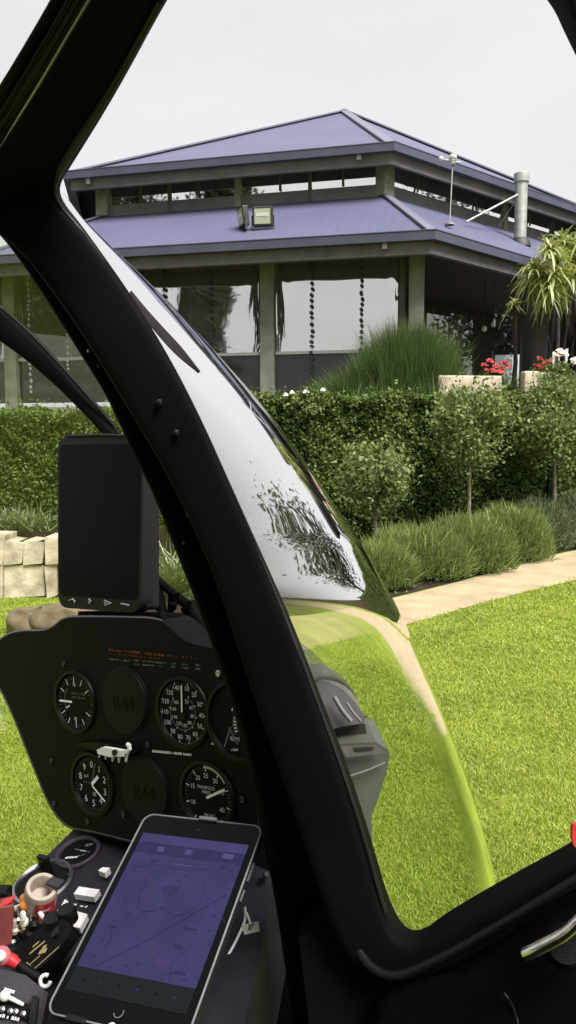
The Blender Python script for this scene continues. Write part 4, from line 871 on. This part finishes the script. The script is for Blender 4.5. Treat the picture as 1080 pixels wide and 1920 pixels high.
# flood lights on the lower roof
lo_n = (LOW[1] - LOW[0]).cross(scl(UPP, CS, ZW)[1] - LOW[1]).normalized(); hi = scl(UPP, CS, ZW)
def onroof(px, py, i):
    n_ = (LOW[i + 1] - LOW[i]).cross(hi[i + 1] - LOW[i + 1]).normalized(); return on_plane(px, py, LOW[i], n_)
for (x, y, yaw, wd) in ((456, 432, -68, .17), (493, 431, -8, .19)):
    o = onroof(x, y, 0); R_ = Matrix.Rotation(math.radians(yaw), 3, 'Z'); X = R_ @ Vector((1, 0, 0)); Y = R_ @ Vector((0, 1, 0)); Z = Vector((0, 0, 1)); Yt = (Y + Z * .12).normalized(); Zt = X.cross(Yt) * 1
    if Zt.z < 0: Zt = -Zt
    c = o + Z * .24; mb = MB(); mb.box(c, X * wd, Yt * .06, Zt * .18, 'blackstuff'); fl = mb.build('flood_light', pav, bevel=.02)
    mb = MB(); mb.box(c - Yt * .062, X * (wd - .04), Yt * .004, Zt * .135, 'lampglass'); mb.box(c - Yt * .068 + Zt * .03, X * (wd - .07), Yt * .003, Zt * .03, 'whitepaint'); mb.build('lens', fl)
    mb = MB(); 
    for s_ in (-1, 1): mb.box(o + X * s_ * (wd + .015) + Z * .12, X * .008, Y * .02, Z * .14, 'blackstuff')
    mb.box(o + Z * .01, X * (wd + .02), Y * .02, Z * .01, 'blackstuff'); mb.build('bracket', fl)
# weather mast
o = onroof(843, 422, 1); t = on_plane(849, 300, o, Vector((0, 1, 0))); mb = MB(); mb.tube([o, t], .012, 'galv', 8); mb.lathe(o, Vector((0, 0, 1)), [(.09, 0), (.09, .03), (.0001, .05)], 'galv', 12); ms = mb.build('weather_mast', pav, 50)
mb = MB(); mb.ball(t + Vector((0, 0, .05)), .075, 'whitepaint', 12, (1, 1, .8)); mb.lathe(t + Vector((.0, -.02, -.10)), Vector((0, 0, 1)), [(.035, 0), (.065, .03), (.035, .05), (.065, .08), (.035, .1), (.065, .12), (.0001, .14)], 'whitepaint', 14); mb.tube([t + Vector((-.22, 0, .02)), t + Vector((.16, 0, -.05))], .014, 'whitepaint', 6); mb.ball(t + Vector((-.22, 0, .02)), .05, 'whitepaint'); mb.build('sensor_head', ms, 50)
# flue with cap and stay
o = onroof(975, 452, 1); t = on_plane(979, 326, o, Vector((0, 1, 0))); hgt = t.z - o.z; Z = Vector((0, 0, 1))
mb = MB(); mb.lathe(o, Z, [(.13, -.1), (.13, hgt - .18)], 'galv', 24); mb.lathe(o + Z * (hgt - .18), Z, [(.13, 0), (.16, .0), (.165, .18), (.14, .2), (.0001, .2)], 'galv', 24); fl = mb.build('flue', pav, 40)
mb = MB(); mb.lathe(o, Z, [(.24, -.14), (.22, -.02), (.135, .06)], 'blackstuff', 20); mb.build('flashing', fl, 40)
q = onroof(874, 416, 1); mb = MB(); mb.tube([q, o + Z * (hgt * .72)], .022, 'galv', 8); mb.build('stay', fl, 60)
q = onroof(935, 424, 1); mb = MB(); mb.tube([q, o + Z * (hgt * .72)], .010, 'galv', 8); mb.build('stay', fl, 60)

# raised terrace the pavilion stands on
mb = MB(); T0 = [Vector((-40, 12.7, 0)), Vector((-.3, 12.7, 0)), Vector((3.2, 12.6, 0)), Vector((14, 15.0, 0)), Vector((40, 24, 0)), Vector((40, 60, 0)), Vector((-40, 60, 0))]
mb.prism([p + Vector((0, 0, 1.93)) for p in T0], Vector((0, 0, -1.93)), 'soil'); tag(mb.build('terrace'), kind='structure')
# ------------------------------------------------------------------ PLANTING
LM = {}
LM['hedge'] = leafmat('hedge_leaf', [(0.0405, 0.0675, 0.0162), (0.0743, 0.115, 0.0216), (0.115, 0.169, 0.0297), (0.081, 0.121, 0.027), (0.176, 0.23, 0.0473), (0.115, 0.108, 0.0324)], .35, gloss=.02)
LM['tree'] = leafmat('tree_leaf', [(0.0938, 0.138, 0.0375), (0.15, 0.2, 0.0562), (0.112, 0.163, 0.0438), (0.213, 0.263, 0.0938)], .35, rough=.6, gloss=.022)
LM['lav'] = leafmat('lavender_leaf', [(.09, .14, .035), (.15, .21, .05), (.23, .29, .08), (.12, .155, .05)], .4)
LM['lavgrey'] = leafmat('grey_shrub_leaf', [(.085, .11, .05), (.12, .15, .07), (.15, .17, .085)], .3)
LM['orn'] = leafmat('rush_blade', [(.035, .065, .016), (.06, .10, .022), (.10, .15, .035), (.14, .17, .05)], .35)
LM['far'] = leafmat('dark_tree_leaf', [(.014, .018, .010), (.024, .03, .016), (.036, .044, .024)], .25)
LM['strap'] = leafmat('strap_leaf', [(.06, .11, .02), (.12, .17, .03), (.2, .24, .05)], .4, gloss=.1)
LM['yucca'] = leafmat('yucca_leaf', [(.12, .16, .03), (.25, .28, .05), (.38, .39, .09), (.08, .10, .03)], .4, gloss=.1)
LM['grass'] = leafmat('grass_blade', [(.13, .20, .022), (.24, .31, .035), (.34, .40, .05), (.40, .45, .08), (.50, .50, .15)], .35, gloss=.03, patch=1.1)
M['bark'] = mat('bark', (.17, .145, .10), .9, var=.4, vscale=14, bump=.6, bscale=40)
M['darkbark'] = mat('darkbark', (.02, .017, .014), .9, var=.4, vscale=10, bump=.6, bscale=30)
M['petal_white'] = mat('petal_white', (.7, .68, .62), .7, var=.1, vscale=40)
M['petal_pink'] = mat('petal_pink', (.75, .6, .52), .7, var=.1, vscale=30)
M['petal_red'] = mat('petal_red', (.33, .025, .02), .7, var=.35, vscale=40)
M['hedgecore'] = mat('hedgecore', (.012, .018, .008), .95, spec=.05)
M['rockm'] = mat('rockm', (.13, .095, .06), .9, var=.45, vscale=6, bump=.8, bscale=14)

def cat(*parts):
    V = []; fs = []; o = 0; groups = {}
    for p in parts:
        v = p[0]
        for f in p[1:]: groups.setdefault(f.shape[1], []).append(f + o)
        V.append(v); o += len(v)
    return np.concatenate(V), [np.concatenate(g) for g in groups.values()]
def hedge(name, p0, p1, depth, z0, z1, n, size, label, seed, mats='hedge', wob=.16):
    """clipped hedge between plan points p0->p1 (front edge)"""
    p0 = np.array(p0); p1 = np.array(p1); L = np.linalg.norm(p1 - p0); e = (p1 - p0) / L; nb = np.array([-e[1], e[0]])
    if nb[1] < 0: nb = -nb
    r = np.random.default_rng(seed); u = r.uniform(0, L, n); top = r.random(n) < .42
    hh = z1 - z0; v = np.where(top, r.uniform(0, depth, n), np.abs(r.normal(0, .09, n)))
    z = np.where(top, z1 - np.abs(r.normal(0, .06, n)), z0 + hh * r.random(n))
    # columns of the single plants bulge out of the face
    col = .5 + .5 * np.cos(2 * np.pi * u / 1.05 + .8 * np.sin(u * .9 + seed)); lump = bumpy(u * 1.6, z * 2.2, seed)
    v = v - np.where(top, 0, wob * col + .10 * lump) - np.where(top, .1 * (1 - np.clip(v / .3, 0, 1)), 0) + .1
    z = z + np.where(top, .07 * bumpy(u * 2, v * 2, seed + 3) + .06 * col + np.where(r.random(n) < .03, r.uniform(0, .16, n), 0), 0)
    C = np.stack([p0[0] + e[0] * u + nb[0] * v, p0[1] + e[1] * u + nb[1] * v, z], 1)
    V1, q = leaves(C, size, up=.3, asp=.62)
    ob = np_mesh(name, V1, [q], LM[mats])
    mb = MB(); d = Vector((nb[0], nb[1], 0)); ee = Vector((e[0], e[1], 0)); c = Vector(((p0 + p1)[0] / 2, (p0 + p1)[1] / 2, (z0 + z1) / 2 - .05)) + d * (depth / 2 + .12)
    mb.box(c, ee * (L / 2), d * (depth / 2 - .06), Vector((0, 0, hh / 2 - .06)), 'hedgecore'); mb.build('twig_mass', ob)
    return tag(ob, label, 'hedge')
def pl2(px, py, z=0): p = on_z(px, py, z); return (p.x, p.y)
hz = 2.33
HR0 = (-1.6, 10.9); HR1 = (9.5, 14.4)
hedge('hedge', (-1.7, 11.2), (3.9, 11.5), 1.1, 0, 2.18, 60000, .058, 'tall clipped green hedge behind the lavender, right of the windshield', 3)
hedge('hedge', (4.0, 11.5), (12, 14.2), 1.1, 0, 2.3, 30000, .06, 'hedge running on behind the thin trunked trees to the right edge', 9)
hedge('hedge', (-6.0, 8.45), (-1.2, 8.3), .9, .62, 1.82, 42000, .045, 'hedge on top of the stone wall, left of the pillar', 5, wob=.08)
M['hedge_fill'] = M['hedgecore']

def crown(C, R, n, size, nclump, seed, asp=.6, up=.3):
    r = np.random.default_rng(seed); d = unit(r.normal(size=(nclump, 3))); cc = d * r.uniform(.35, 1, (nclump, 1)) ** .6 * np.array(R) * .82
    k = r.integers(0, nclump, n); P_ = cc[k] + r.normal(size=(n, 3)) * np.array(R) * r.uniform(.12, .26, (nclump, 1))[k]
    return leaves(P_ + np.array(C), size, up, asp)
def std_tree(px, pyc, y, rx, rz, ptop, pbase, label, seed, n=3600, size=.062):
    c = on_y(px, pyc, y); base = Vector((on_y(pbase[0], 1000, y).x, y, 0))
    t = empty('standard_tree', base, label, 'tree', 'young standard trees in front of the hedge')
    V1, q = crown(tuple(c), (rx, rx * .9, rz), n, size, 34, seed); np_mesh('crown', V1, [q], LM['tree'], t)
    mb = MB(); top = Vector(c) + Vector((0, 0, rz * .3)); pts = [base, base.lerp(top, .35) + Vector((.015, 0, 0)), base.lerp(top, .7) + Vector((-.015, .01, 0)), top]; mb.tube(pts, [.03, .024, .022, .012], 'bark', 8)
    R = random.Random(seed)
    for k in range(6):
        s = base.lerp(top, R.uniform(.62, .9)); mb.tube([s, s + Vector((R.uniform(-.3, .3), R.uniform(-.25, .1), R.uniform(.12, .4))) * (rx / .5)], [.011, .004], 'bark', 5)
    mb.build('trunk', t, 60); return t
std_tree(706, 888, 9.6, .46, .50, 0, (700, 0), 'small standard tree with low pale leafy crown nearest the windshield', 21)
std_tree(886, 800, 10.6, .62, .62, 0, (874, 0), 'standard tree with bare thin trunk and broad crown, middle of the three', 22, 5200)
std_tree(1046, 790, 11.0, .62, .68, 0, (1034, 0), 'standard tree at the right edge, trunk behind grey shrubs', 23, 5200)

def spiky(px, py, rx, rz, n, L, label, name, m, seed, group, upbias=.9, ry=None, w=.010):
    """dome of upright sprigs"""
    g = on_z(px, py, 0); r = np.random.default_rng(seed); ry = ry or rx * .85
    d = unit(np.abs(r.normal(size=(n, 3))) * np.array([1, 1, 1]) * np.where(r.random((n, 3)) < .5, -1, 1)); d[:, 2] = np.abs(d[:, 2])
    rad = r.uniform(.55, 1.0, (n, 1)) ** .5; d[:, 2] = d[:, 2] ** .75; jig = 1 + .17 * bumpy(d[:, 0] * 3, d[:, 1] * 3 + d[:, 2] * 2, seed)[:, None]
    B = d * rad * np.array([rx, ry, rz * .86]) * jig * .82 + np.array([g.x, g.y + ry * .7, .02])
    D = unit(d * .6 + np.array([0, 0, upbias]) + r.normal(size=(n, 3)) * .34)
    V1, q, t = blades(B, D, L * r.uniform(.4, 1.5, n) ** 1.2, w * r.uniform(.7, 1.4, n), r.normal(size=(n, 3)) * .15)
    lv = leaves(B[::2] + r.normal(size=(len(B[::2]), 3)) * .02, .035, .3, .4)
    VV, fs = cat((V1, q, t), lv)
    o = np_mesh(name, VV, fs, LM[m])
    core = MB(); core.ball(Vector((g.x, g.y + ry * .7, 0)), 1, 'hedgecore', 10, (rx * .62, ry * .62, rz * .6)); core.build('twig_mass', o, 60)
    return tag(o, label, 'shrub', group)
GL = 'low shrubs along the path'
spiky(718, 1112, .42, .50, 5000, .13, 'lavender clump against the lower windshield edge, first in the row', 'lavender_bush', 'lav', 41, GL)
spiky(796, 1094, .74, .62, 9500, .14, 'wide lavender clump between the first clump and the bright middle one', 'lavender_bush', 'lav', 42, GL)
spiky(886, 1080, .66, .74, 8800, .14, 'brightest lavender clump in the middle of the row', 'lavender_bush', 'lav', 43, GL)
spiky(968, 1058, .66, .80, 8600, .14, 'lavender clump beside the grey shrub, last green one of the row', 'lavender_bush', 'lav', 44, GL)
spiky(1020, 1036, .66, .90, 6200, .10, 'grey green rounded shrub standing taller behind the lavender', 'grey_shrub', 'lavgrey', 45, GL)
spiky(1096, 1030, .66, .98, 6200, .10, 'grey green shrub cut off by the right edge of the photo', 'grey_shrub', 'lavgrey', 46, GL)

def tuft(name, c, n, L, spread, w, m, label, cat_, seed, bend=.5, group=None, base_r=None, dome=0, lean=(0, 0, 1)):
    r = np.random.default_rng(seed); br = base_r or spread * .5
    B = np.stack([r.normal(0, br, n) + c[0], r.normal(0, br * .7, n) + c[1], np.full(n, c[2])], 1)
    D = unit(np.stack([r.normal(0, spread, n), r.normal(0, spread, n), np.ones(n)], 1) + np.array(lean) * .3)
    out = np.stack([D[:, 0], D[:, 1], -np.ones(n) * .55], 1) * bend * r.uniform(.2, 1.2, (n, 1))
    rel = np.clip(np.hypot(B[:, 0] - c[0], (B[:, 1] - c[1]) / .7) / (br * 2.2), 0, 1); V1, q, t = blades(B, D, L * r.uniform(.55, 1.05, n) * (1 - dome * rel ** 2), w * r.uniform(.7, 1.2, n), out)
    return tag(np_mesh(name, V1, [q, t], LM[m]), label, cat_, group)
c = on_y(770, 735, 12.4)
tuft('rush_clump', (c.x, 12.8, 1.93), 20000, 1.85, .20, .013, 'orn', 'big upright dark green rush clump in front of the pavilion corner post', 'grass clump', 51, .34, base_r=.44, dome=.62)
c = on_y(665, 735, 12.6)
tuft('rush_clump', (c.x, 12.7, 1.93), 4200, 1.05, .4, .012, 'orn', 'smaller low rush clump left of the big one', 'grass clump', 52, .4, base_r=.28, dome=.5)
c = on_y(935, 700, 13.2)
tuft('rush_clump', (c.x, 13.3, 1.93), 1500, .9, .4, .014, 'orn', 'thin dim rush tuft beside the red flowers', 'grass clump', 53, .35, base_r=.2)
for (px, y, s, n, lab) in ((8, 8.05, 54, 150, 'strap leaved plant on the wall top at the left edge'), (60, 8.0, 55, 130, 'strap leaved plant on the wall top beside the navigation display'), (325, 7.5, 56, 420, 'leafy plant seen through the bracket beside the instrument panel')):
    c = on_y(px, 1000, y); tuft('strap_plant', (c.x, y, .60 if px < 300 else 0), n, .36 if px < 300 else .75, .7, .022, 'strap', lab, 'plant', s, .6, 'strap leaved plants on the stone wall', .12)

# stone retaining wall, irregular blocks
def wall_blocks(x0, x1, y, H, seed):
    R = random.Random(seed); mb = MB(); x = x0
    while x < x1:
        w = R.uniform(.2, .42); rowz = [0] + ([R.uniform(.22, .34)] if R.random() < .8 else []) + [H + R.uniform(-.03, .03)]
        for z0, z1 in zip(rowz, rowz[1:]):
            g = .008; j = [R.uniform(-.022, .022) for _ in range(8)]; yy = y + R.uniform(-.03, .03)
            splits = [x, x + w] if R.random() < .7 else [x, x + w * R.uniform(.35, .65), x + w]
            for a_, b_ in zip(splits, splits[1:]):
                q = [Vector((a_ + g + j[0], yy, z0 + g + j[1])), Vector((b_ - g + j[2], yy, z0 + g + j[3])), Vector((b_ - g + j[4], yy + R.uniform(0, .04), z1 - g + j[5])), Vector((a_ + g + j[6], yy + R.uniform(0, .04), z1 - g + j[7]))]
                mb.prism(q, Vector((0, .35, 0)), 'sandstone')
        x += w
    mb.box(Vector(((x0 + x1) / 2, y + .3, H / 2 - .02)), Vector(((x1 - x0) / 2, 0, 0)), Vector((0, .22, 0)), Vector((0, 0, H / 2 - .02)), 'soil'); return mb.build('retaining_wall', bevel=.008)
wy = on_z(50, 1121, 0).y
tag(wall_blocks(-7, -1.75, wy, .58, 6), 'low retaining wall of pale sandstone blocks under the left hedge', 'wall')
mb = MB(); mb.prism([Vector((-8, wy + .45, .6)), Vector((-1.35, wy + .45, .6)), Vector((-1.35, 12.8, .6)), Vector((-8, 12.8, .6))], Vector((0, 0, -.6)), 'soil'); tag(mb.build('raised_bed'), kind='structure')

def rock(name, c, r, sc, seed, label, cat_='rock', m='rockm', group=None):
    bm = bmesh.new(); bmesh.ops.create_icosphere(bm, subdivisions=4, radius=1); R = random.Random(seed); ph = [R.uniform(0, 6) for _ in range(9)]
    for v in bm.verts:
        p = v.co.copy(); k = 1 + .14 * math.sin(3.1 * p.x + ph[0]) * math.cos(2.7 * p.y + ph[1]) + .09 * math.sin(6 * p.z + ph[2] + 3 * p.x) + .04 * math.sin(13 * p.y + ph[3] + 9 * p.x)
        q = p * k; q.z = max(q.z, -.35); q.x = max(-.85, min(.85, q.x)); q.z = min(q.z, .7 + .05 * math.sin(5 * p.x + ph[4])); v.co = Vector((q.x * sc[0], q.y * sc[1], q.z * sc[2])) * r
    me = bpy.data.meshes.new(name); bm.to_mesh(me); bm.free(); me.materials.append(M[m]); me.shade_smooth(); me.set_sharp_from_angle(angle=math.radians(28)); o = bpy.data.objects.new(name, me); COL.objects.link(o); o.location = c; return tag(o, label, cat_, group)
g = on_z(64, 1184, 0); rock('boulder', (g.x, g.y, .06), .20, (1.1, .8, .85), 3, 'left of the two brown boulders on the lawn below the navigation display')
g = on_z(118, 1186, 0); rock('boulder', (g.x, g.y, .08), .25, (1.2, .8, .8), 4, 'right brown boulder, half behind the instrument panel hood')
# sandstone blocks on the terrace edge
for x0, x1, yt, lab in ((822, 942, 698, 'long tan sandstone block under the red flowers'), (984, 1052, 690, 'short tan sandstone block beside the pale rose')):
    q0 = on_y(x0, yt + 6, 12.15); q1 = on_y(x1, yt + 6, 12.25); d = (q1 - q0); d.z = 0; nn_ = Vector((-d.y, d.x, 0)).normalized(); mb = MB()
    mb.box((q0 + q1) / 2 + nn_ * .08 - Vector((0, 0, .27)), d / 2, nn_ * .08, Vector((0, 0, .27)), 'sandstone'); tag(mb.build('stone_block', bevel=.025), lab, 'stone block')

def flower(mb, c, r, m, seed):
    R = random.Random(seed)
    for k in range(16):
        a = R.uniform(0, 6.28); t = R.uniform(.1, 1.2); d = Vector((math.cos(a) * math.sin(t), math.sin(a) * math.sin(t) - .25, math.cos(t))); s = d.orthogonal().normalized(); u = d.cross(s); p = Vector(c) + d * r * .55
        mb.add([p - s * r * .5, p + u * r * .45 + d * r * .2, p + s * r * .5, p - u * r * .45 + d * r * .1], [[0, 1, 2, 3]], m)
def rose(pxs, y, rb, label, seed, m, r, leafn=500, zc=None, matl='tree'):
    c = on_y(*pxs[0], y); mx_ = [on_y(x, yy, y) for x, yy in pxs]; cx = sum(p.x for p in mx_) / len(mx_); cz = sum(p.z for p in mx_) / len(mx_)
    V1, q = crown((cx, y + .12, cz - rb[1] * .9), (rb[0], .25, rb[1]), leafn, .055, 14, seed); o = np_mesh('flowering_shrub', V1, [q], LM[matl])
    for k, p in enumerate(mx_):
        mb = MB(); flower(mb, p, r * random.Random(seed + k).uniform(.8, 1.2), m, seed * 10 + k); mb.build('blossom', o)
    return tag(o, label, 'flowers')
rose([(548, 738), (574, 737), (606, 733), (536, 742)], 11.25, (.32, .2), 'white flowering rose on the hedge top right of the windshield edge', 61, 'petal_white', .05)
rose([(27, 781), (102, 775), (126, 779), (62, 772), (10, 773)], 8.6, (.55, .12), 'row of small white roses along the left hedge top', 62, 'petal_white', .026, 700)
rose([(918, 680), (930, 690), (908, 688), (942, 693), (953, 690), (925, 698), (946, 684), (936, 700), (912, 697)], 12.6, (.28, .18), 'red flowers above the long sandstone block', 63, 'petal_red', .085)
rose([(1010, 676), (1020, 684), (1004, 688), (1030, 680), (1014, 692), (1026, 692)], 13.0, (.2, .15), 'red flowers above the short sandstone block', 64, 'petal_red', .085)
rose([(1050, 664), (1058, 668), (1044, 670), (1078, 682)], 11.6, (.36, .34), 'big pale pink rose with two blooms at the right edge', 65, 'petal_pink', .10, 1500)

# yucca / palm group at the right of the pavilion
def yucca(px, pyc, y, zbase, L, n, label, seed, trunk_r=.12, heads=1, w=.045):
    c = on_y(px, pyc, y); b = Vector((c.x, y, zbase)); t = empty('palm', b, label, 'palm', 'strap leaved palms beside the pavilion'); r = np.random.default_rng(seed); R = random.Random(seed)
    mb = MB(); mb.tube([b, b.lerp(Vector(c), .5) + Vector((.05, 0, 0)), Vector(c)], [trunk_r * 1.2, trunk_r, trunk_r * .7], 'darkbark', 10); mb.build('trunk', t, 60)
    parts = []
    for hd in range(heads):
        cc = np.array(c) + (np.array([R.uniform(-.42, .5), R.uniform(-.35, .35), R.uniform(-.55, .42)]) if hd else 0)
        D = unit(r.normal(size=(n, 3)) + np.array([0, 0, .9])); LL = L * r.uniform(.6, 1.1, n); ww = w * r.uniform(.7, 1.2, n)
        s = unit(np.cross(D, np.array([0, 0, 1.0]))); g = np.array([0, 0, -1.0]); Bn = r.uniform(.35, .95, (n, 1)); V = []; K = 5
        for k in range(K + 1):
            f = k / K; p = cc + D * LL[:, None] * f * (1 - .15 * f) + g * LL[:, None] * Bn * f * f * .75; wd = ww[:, None] * (.5 if k == 0 else 1 - f ** 2.2 * .97)
            V += [p - s * wd / 2, p + s * wd / 2 + np.array([0, 0, .004])]
        V = np.stack(V, 1).reshape(-1, 3); base = np.arange(n)[:, None] * (2 * (K + 1)); q = np.concatenate([base + np.array([[2 * k, 2 * k + 1, 2 * k + 3, 2 * k + 2]]) for k in range(K)]); parts.append((V, q))
    VV, fs = cat(*parts); np_mesh('crown', VV, fs, LM['yucca'], t); return t
yucca(1045, 490, 12.7, 1.93, 0.5, 44, 'bright yellow green palm with drooping strap leaves at the right edge', 71, .03, 14, .05)
yucca(1096, 500, 13.3, 1.93, 0.6, 44, 'taller darker palm cut by the right edge, behind the bright one', 72, .06, 12, .05)
yucca(964, 572, 13.6, 1.93, .42, 34, 'small dim palm under the eave left of the bright one', 73, .04, 1, .035)
# dark timber tank / trunks under the palm
for (px, y, r_, zt, lab, nm) in ((1006, 13.9, .22, 545, 'dark grey upright post beside the palm trunks', 'timber_post'),):
    c = on_y(px, zt, y); mb = MB(); mb.lathe(Vector((c.x, y, 1.93)), Vector((0, 0, 1)), [(r_, 0), (r_, c.z - 1.93 - .1), (r_ * 1.08, c.z - 1.93 - .1), (r_ * 1.08, c.z - 1.93), (.0001, c.z - 1.9)], 'darkbark', 20); tag(mb.build(nm, None, 40), lab, 'post')
c = on_y(1062, 560, 14.2); mb = MB(); R = random.Random(3)
for k in range(26):
    x = c.x + R.uniform(-.5, .6); y_ = 14.2 + R.uniform(-.2, .2); mb.tube([Vector((x, y_, 1.93)), Vector((x + R.uniform(-.1, .1), y_, 3.2)), Vector((x + R.uniform(-.2, .2), y_, c.z + R.uniform(-.2, .3)))], [.05, .045, .03], 'darkbark', 6)
tag(mb.build('cane_thicket', None, 60), 'thicket of dark bare canes under the palm heads', 'canes')

# trees behind the viewer, seen mirrored in blinds and windshield
LM['wispy'] = leafmat('wispy_leaf', [(.045, .055, .035), (.075, .085, .05), (.11, .12, .075)], .3)
def bigtree(x, y, H, R_, label, seed, n=9000, size=.34, z0=.35, leaf='far'):
    t = empty('tree', (x, y, 0), label, 'tree', 'trees mirrored in the pavilion blinds'); V1, q = crown((x, y, H * (z0 + .33)), (R_, R_, H * .34), n, size, 60, seed); np_mesh('crown', V1, [q], LM[leaf], t)
    mb = MB(); mb.tube([Vector((x, y, 0)), Vector((x + .2, y, H * .3)), Vector((x, y + .2, H * .62))], [.3, .22, .12], 'darkbark', 10)
    R = random.Random(seed)
    for k in range(8): s = Vector((x + .1, y + .1, H * R.uniform(.3, .6))); mb.tube([s, s + Vector((R.uniform(-.6, .6) * R_, R.uniform(-.6, .6) * R_, H * R.uniform(.1, .3)))], [.1, .03], 'darkbark', 6)
    mb.build('trunk', t, 60); return t

for x, y, H, R_, s, lab in ((-17.2, -10, 11.3, 2.0, 91, 'rounded tree mirrored alone in the blind left of the middle post'), (-25.5, -9, 12.5, 4, 92, 'broad tree mirrored in the leftmost blinds'), (-32, -8, 13, 4.5, 93, 'tree mirrored in the blinds at the left edge, behind the centre bow'), (-40, -20, 15, 5, 94, 'far tree mirrored low in the clerestory glass')):
    bigtree(x, y, H, R_, lab, s)
bigtree(11.9, 17.3, 8.0, 2.3, 'feathery tree mirrored as dark streaks in the windshield', 95, 4600, .2, leaf='wispy')
# grass blades on the lawn (near, visible area)
def lawn_blades(n, pxr, dr, seed, Lh, excl):
    r = np.random.default_rng(seed); out = []
    px = r.uniform(*pxr, n); d = np.exp(r.uniform(math.log(dr[0]), math.log(dr[1]), n)); x = (px - 540) / F * d; y = d
    hgt = 1.5; py = 960 - F * 0  # keep only what lies on grass: below the path edge
    v = (-hgt / d + math.tan(-0.0)); s = np.array([pix(Vector((a, b, 0)))[1] for a, b in zip(x[::1], y[::1])]) if n < 20 else None
    zc = y * math.cos(PITCH) + 1.5 * math.sin(PITCH) ; yc = y * math.sin(PITCH) - 1.5 * math.cos(PITCH); sy = 960 - F * yc / zc; sx = 540 + F * x / zc
    ne_ = np.interp(sx, *zip(*([(-700, 1122), (120, 1124)] + near))); keep = sy > ne_ + r.normal(0, 3, n)
    x, y = x[keep], y[keep]; n = len(x)
    B = np.stack([x, y, np.zeros(n)], 1); D = unit(np.stack([r.normal(0, .55, n), r.normal(0, .55, n), np.ones(n)], 1)); L = Lh * r.uniform(.5, 1.25, n) * (1 + .45 * bumpy(x * 3, y * 3, 1))
    wd = np.maximum(.0035, y * .0011)
    return blades(B, D, L, wd * r.uniform(.7, 1.3, n), unit(r.normal(size=(n, 3)) * np.array([1, 1, .2])) * r.uniform(.1, .8, (n, 1)))
P1 = lawn_blades(300000, (480, 1250), (2.1, 9.5), 81, .022, None); P2 = lawn_blades(90000, (-120, 300), (2.4, 8.0), 82, .022, None)
VV, fs = cat(P1, P2); tag(np_mesh('grass', VV, fs, LM['grass']), kind='stuff')
# a strip of lawn left of the boulders, beyond the path
# ------------------------------------------------------------------ camera, sky, sun
cam = bpy.data.cameras.new('camera'); co = bpy.data.objects.new('camera', cam); COL.objects.link(co)
co.location = EYE; co.rotation_euler = (math.pi / 2 - PITCH, 0, 0); cam.sensor_fit = 'VERTICAL'; cam.sensor_height = 36; cam.lens = 36 * F / 1920
cam.clip_start = .03; cam.clip_end = 2000; scene.camera = co
w = bpy.data.worlds.new('World'); scene.world = w; w.use_nodes = True; nt = w.node_tree
bg = nt.nodes['Background']; bg.inputs['Strength'].default_value = 0.1
sun_dir = Vector((.45, -.55, 1.05)).normalized()
sk = nd(nt, 'ShaderNodeTexSky', sky_type='NISHITA'); sk.sun_disc = False; sk.sun_elevation = math.asin(sun_dir.z); sk.sun_rotation = math.atan2(sun_dir.x, sun_dir.y); sk.dust_density = 6
tc = nd(nt, 'ShaderNodeTexCoord'); mp = nd(nt, 'ShaderNodeMapping'); mp.inputs['Scale'].default_value = (1, 1, 2.2); nt.links.new(tc.outputs['Generated'], mp.inputs['Vector'])
nz = nd(nt, 'ShaderNodeTexNoise'); nz.inputs['Scale'].default_value = 2.2; nz.inputs['Detail'].default_value = 5; nt.links.new(mp.outputs[0], nz.inputs['Vector'])
rp = nd(nt, 'ShaderNodeValToRGB'); rp.color_ramp.elements[0].position = .3; rp.color_ramp.elements[1].position = .7
SKY = 2.0
rp.color_ramp.elements[0].color = (.87, .855, .86, 1); rp.color_ramp.elements[1].color = (1, .985, .98, 1)
nt.links.new(nz.outputs['Fac'], rp.inputs['Fac'])
vm = nd(nt, 'ShaderNodeVectorMath', operation='SCALE'); vm.inputs['Scale'].default_value = SKY; nt.links.new(rp.outputs['Color'], vm.inputs[0])
mx = nd(nt, 'ShaderNodeMix', data_type='RGBA'); mx.inputs['Factor'].default_value = .96
nt.links.new(sk.outputs[0], mx.inputs['A']); nt.links.new(vm.outputs[0], mx.inputs['B']); nt.links.new(mx.outputs['Result'], bg.inputs['Color'])
sl = bpy.data.lights.new('sun', 'SUN'); sl.energy = 2.2; sl.angle = math.radians(35); sl.color = (1, .96, .9); so_ = bpy.data.objects.new('sun', sl); COL.objects.link(so_)
so_.rotation_euler = sun_dir.to_track_quat('Z', 'Y').to_euler()
vs = scene.view_settings; vs.view_transform = 'Standard'; vs.look = 'None'; vs.gamma = 1; vs.exposure = 2.2
scene.cycles.use_denoising = True; scene.cycles.max_bounces = 10; scene.cycles.transparent_max_bounces = 24; scene.cycles.glossy_bounces = 6
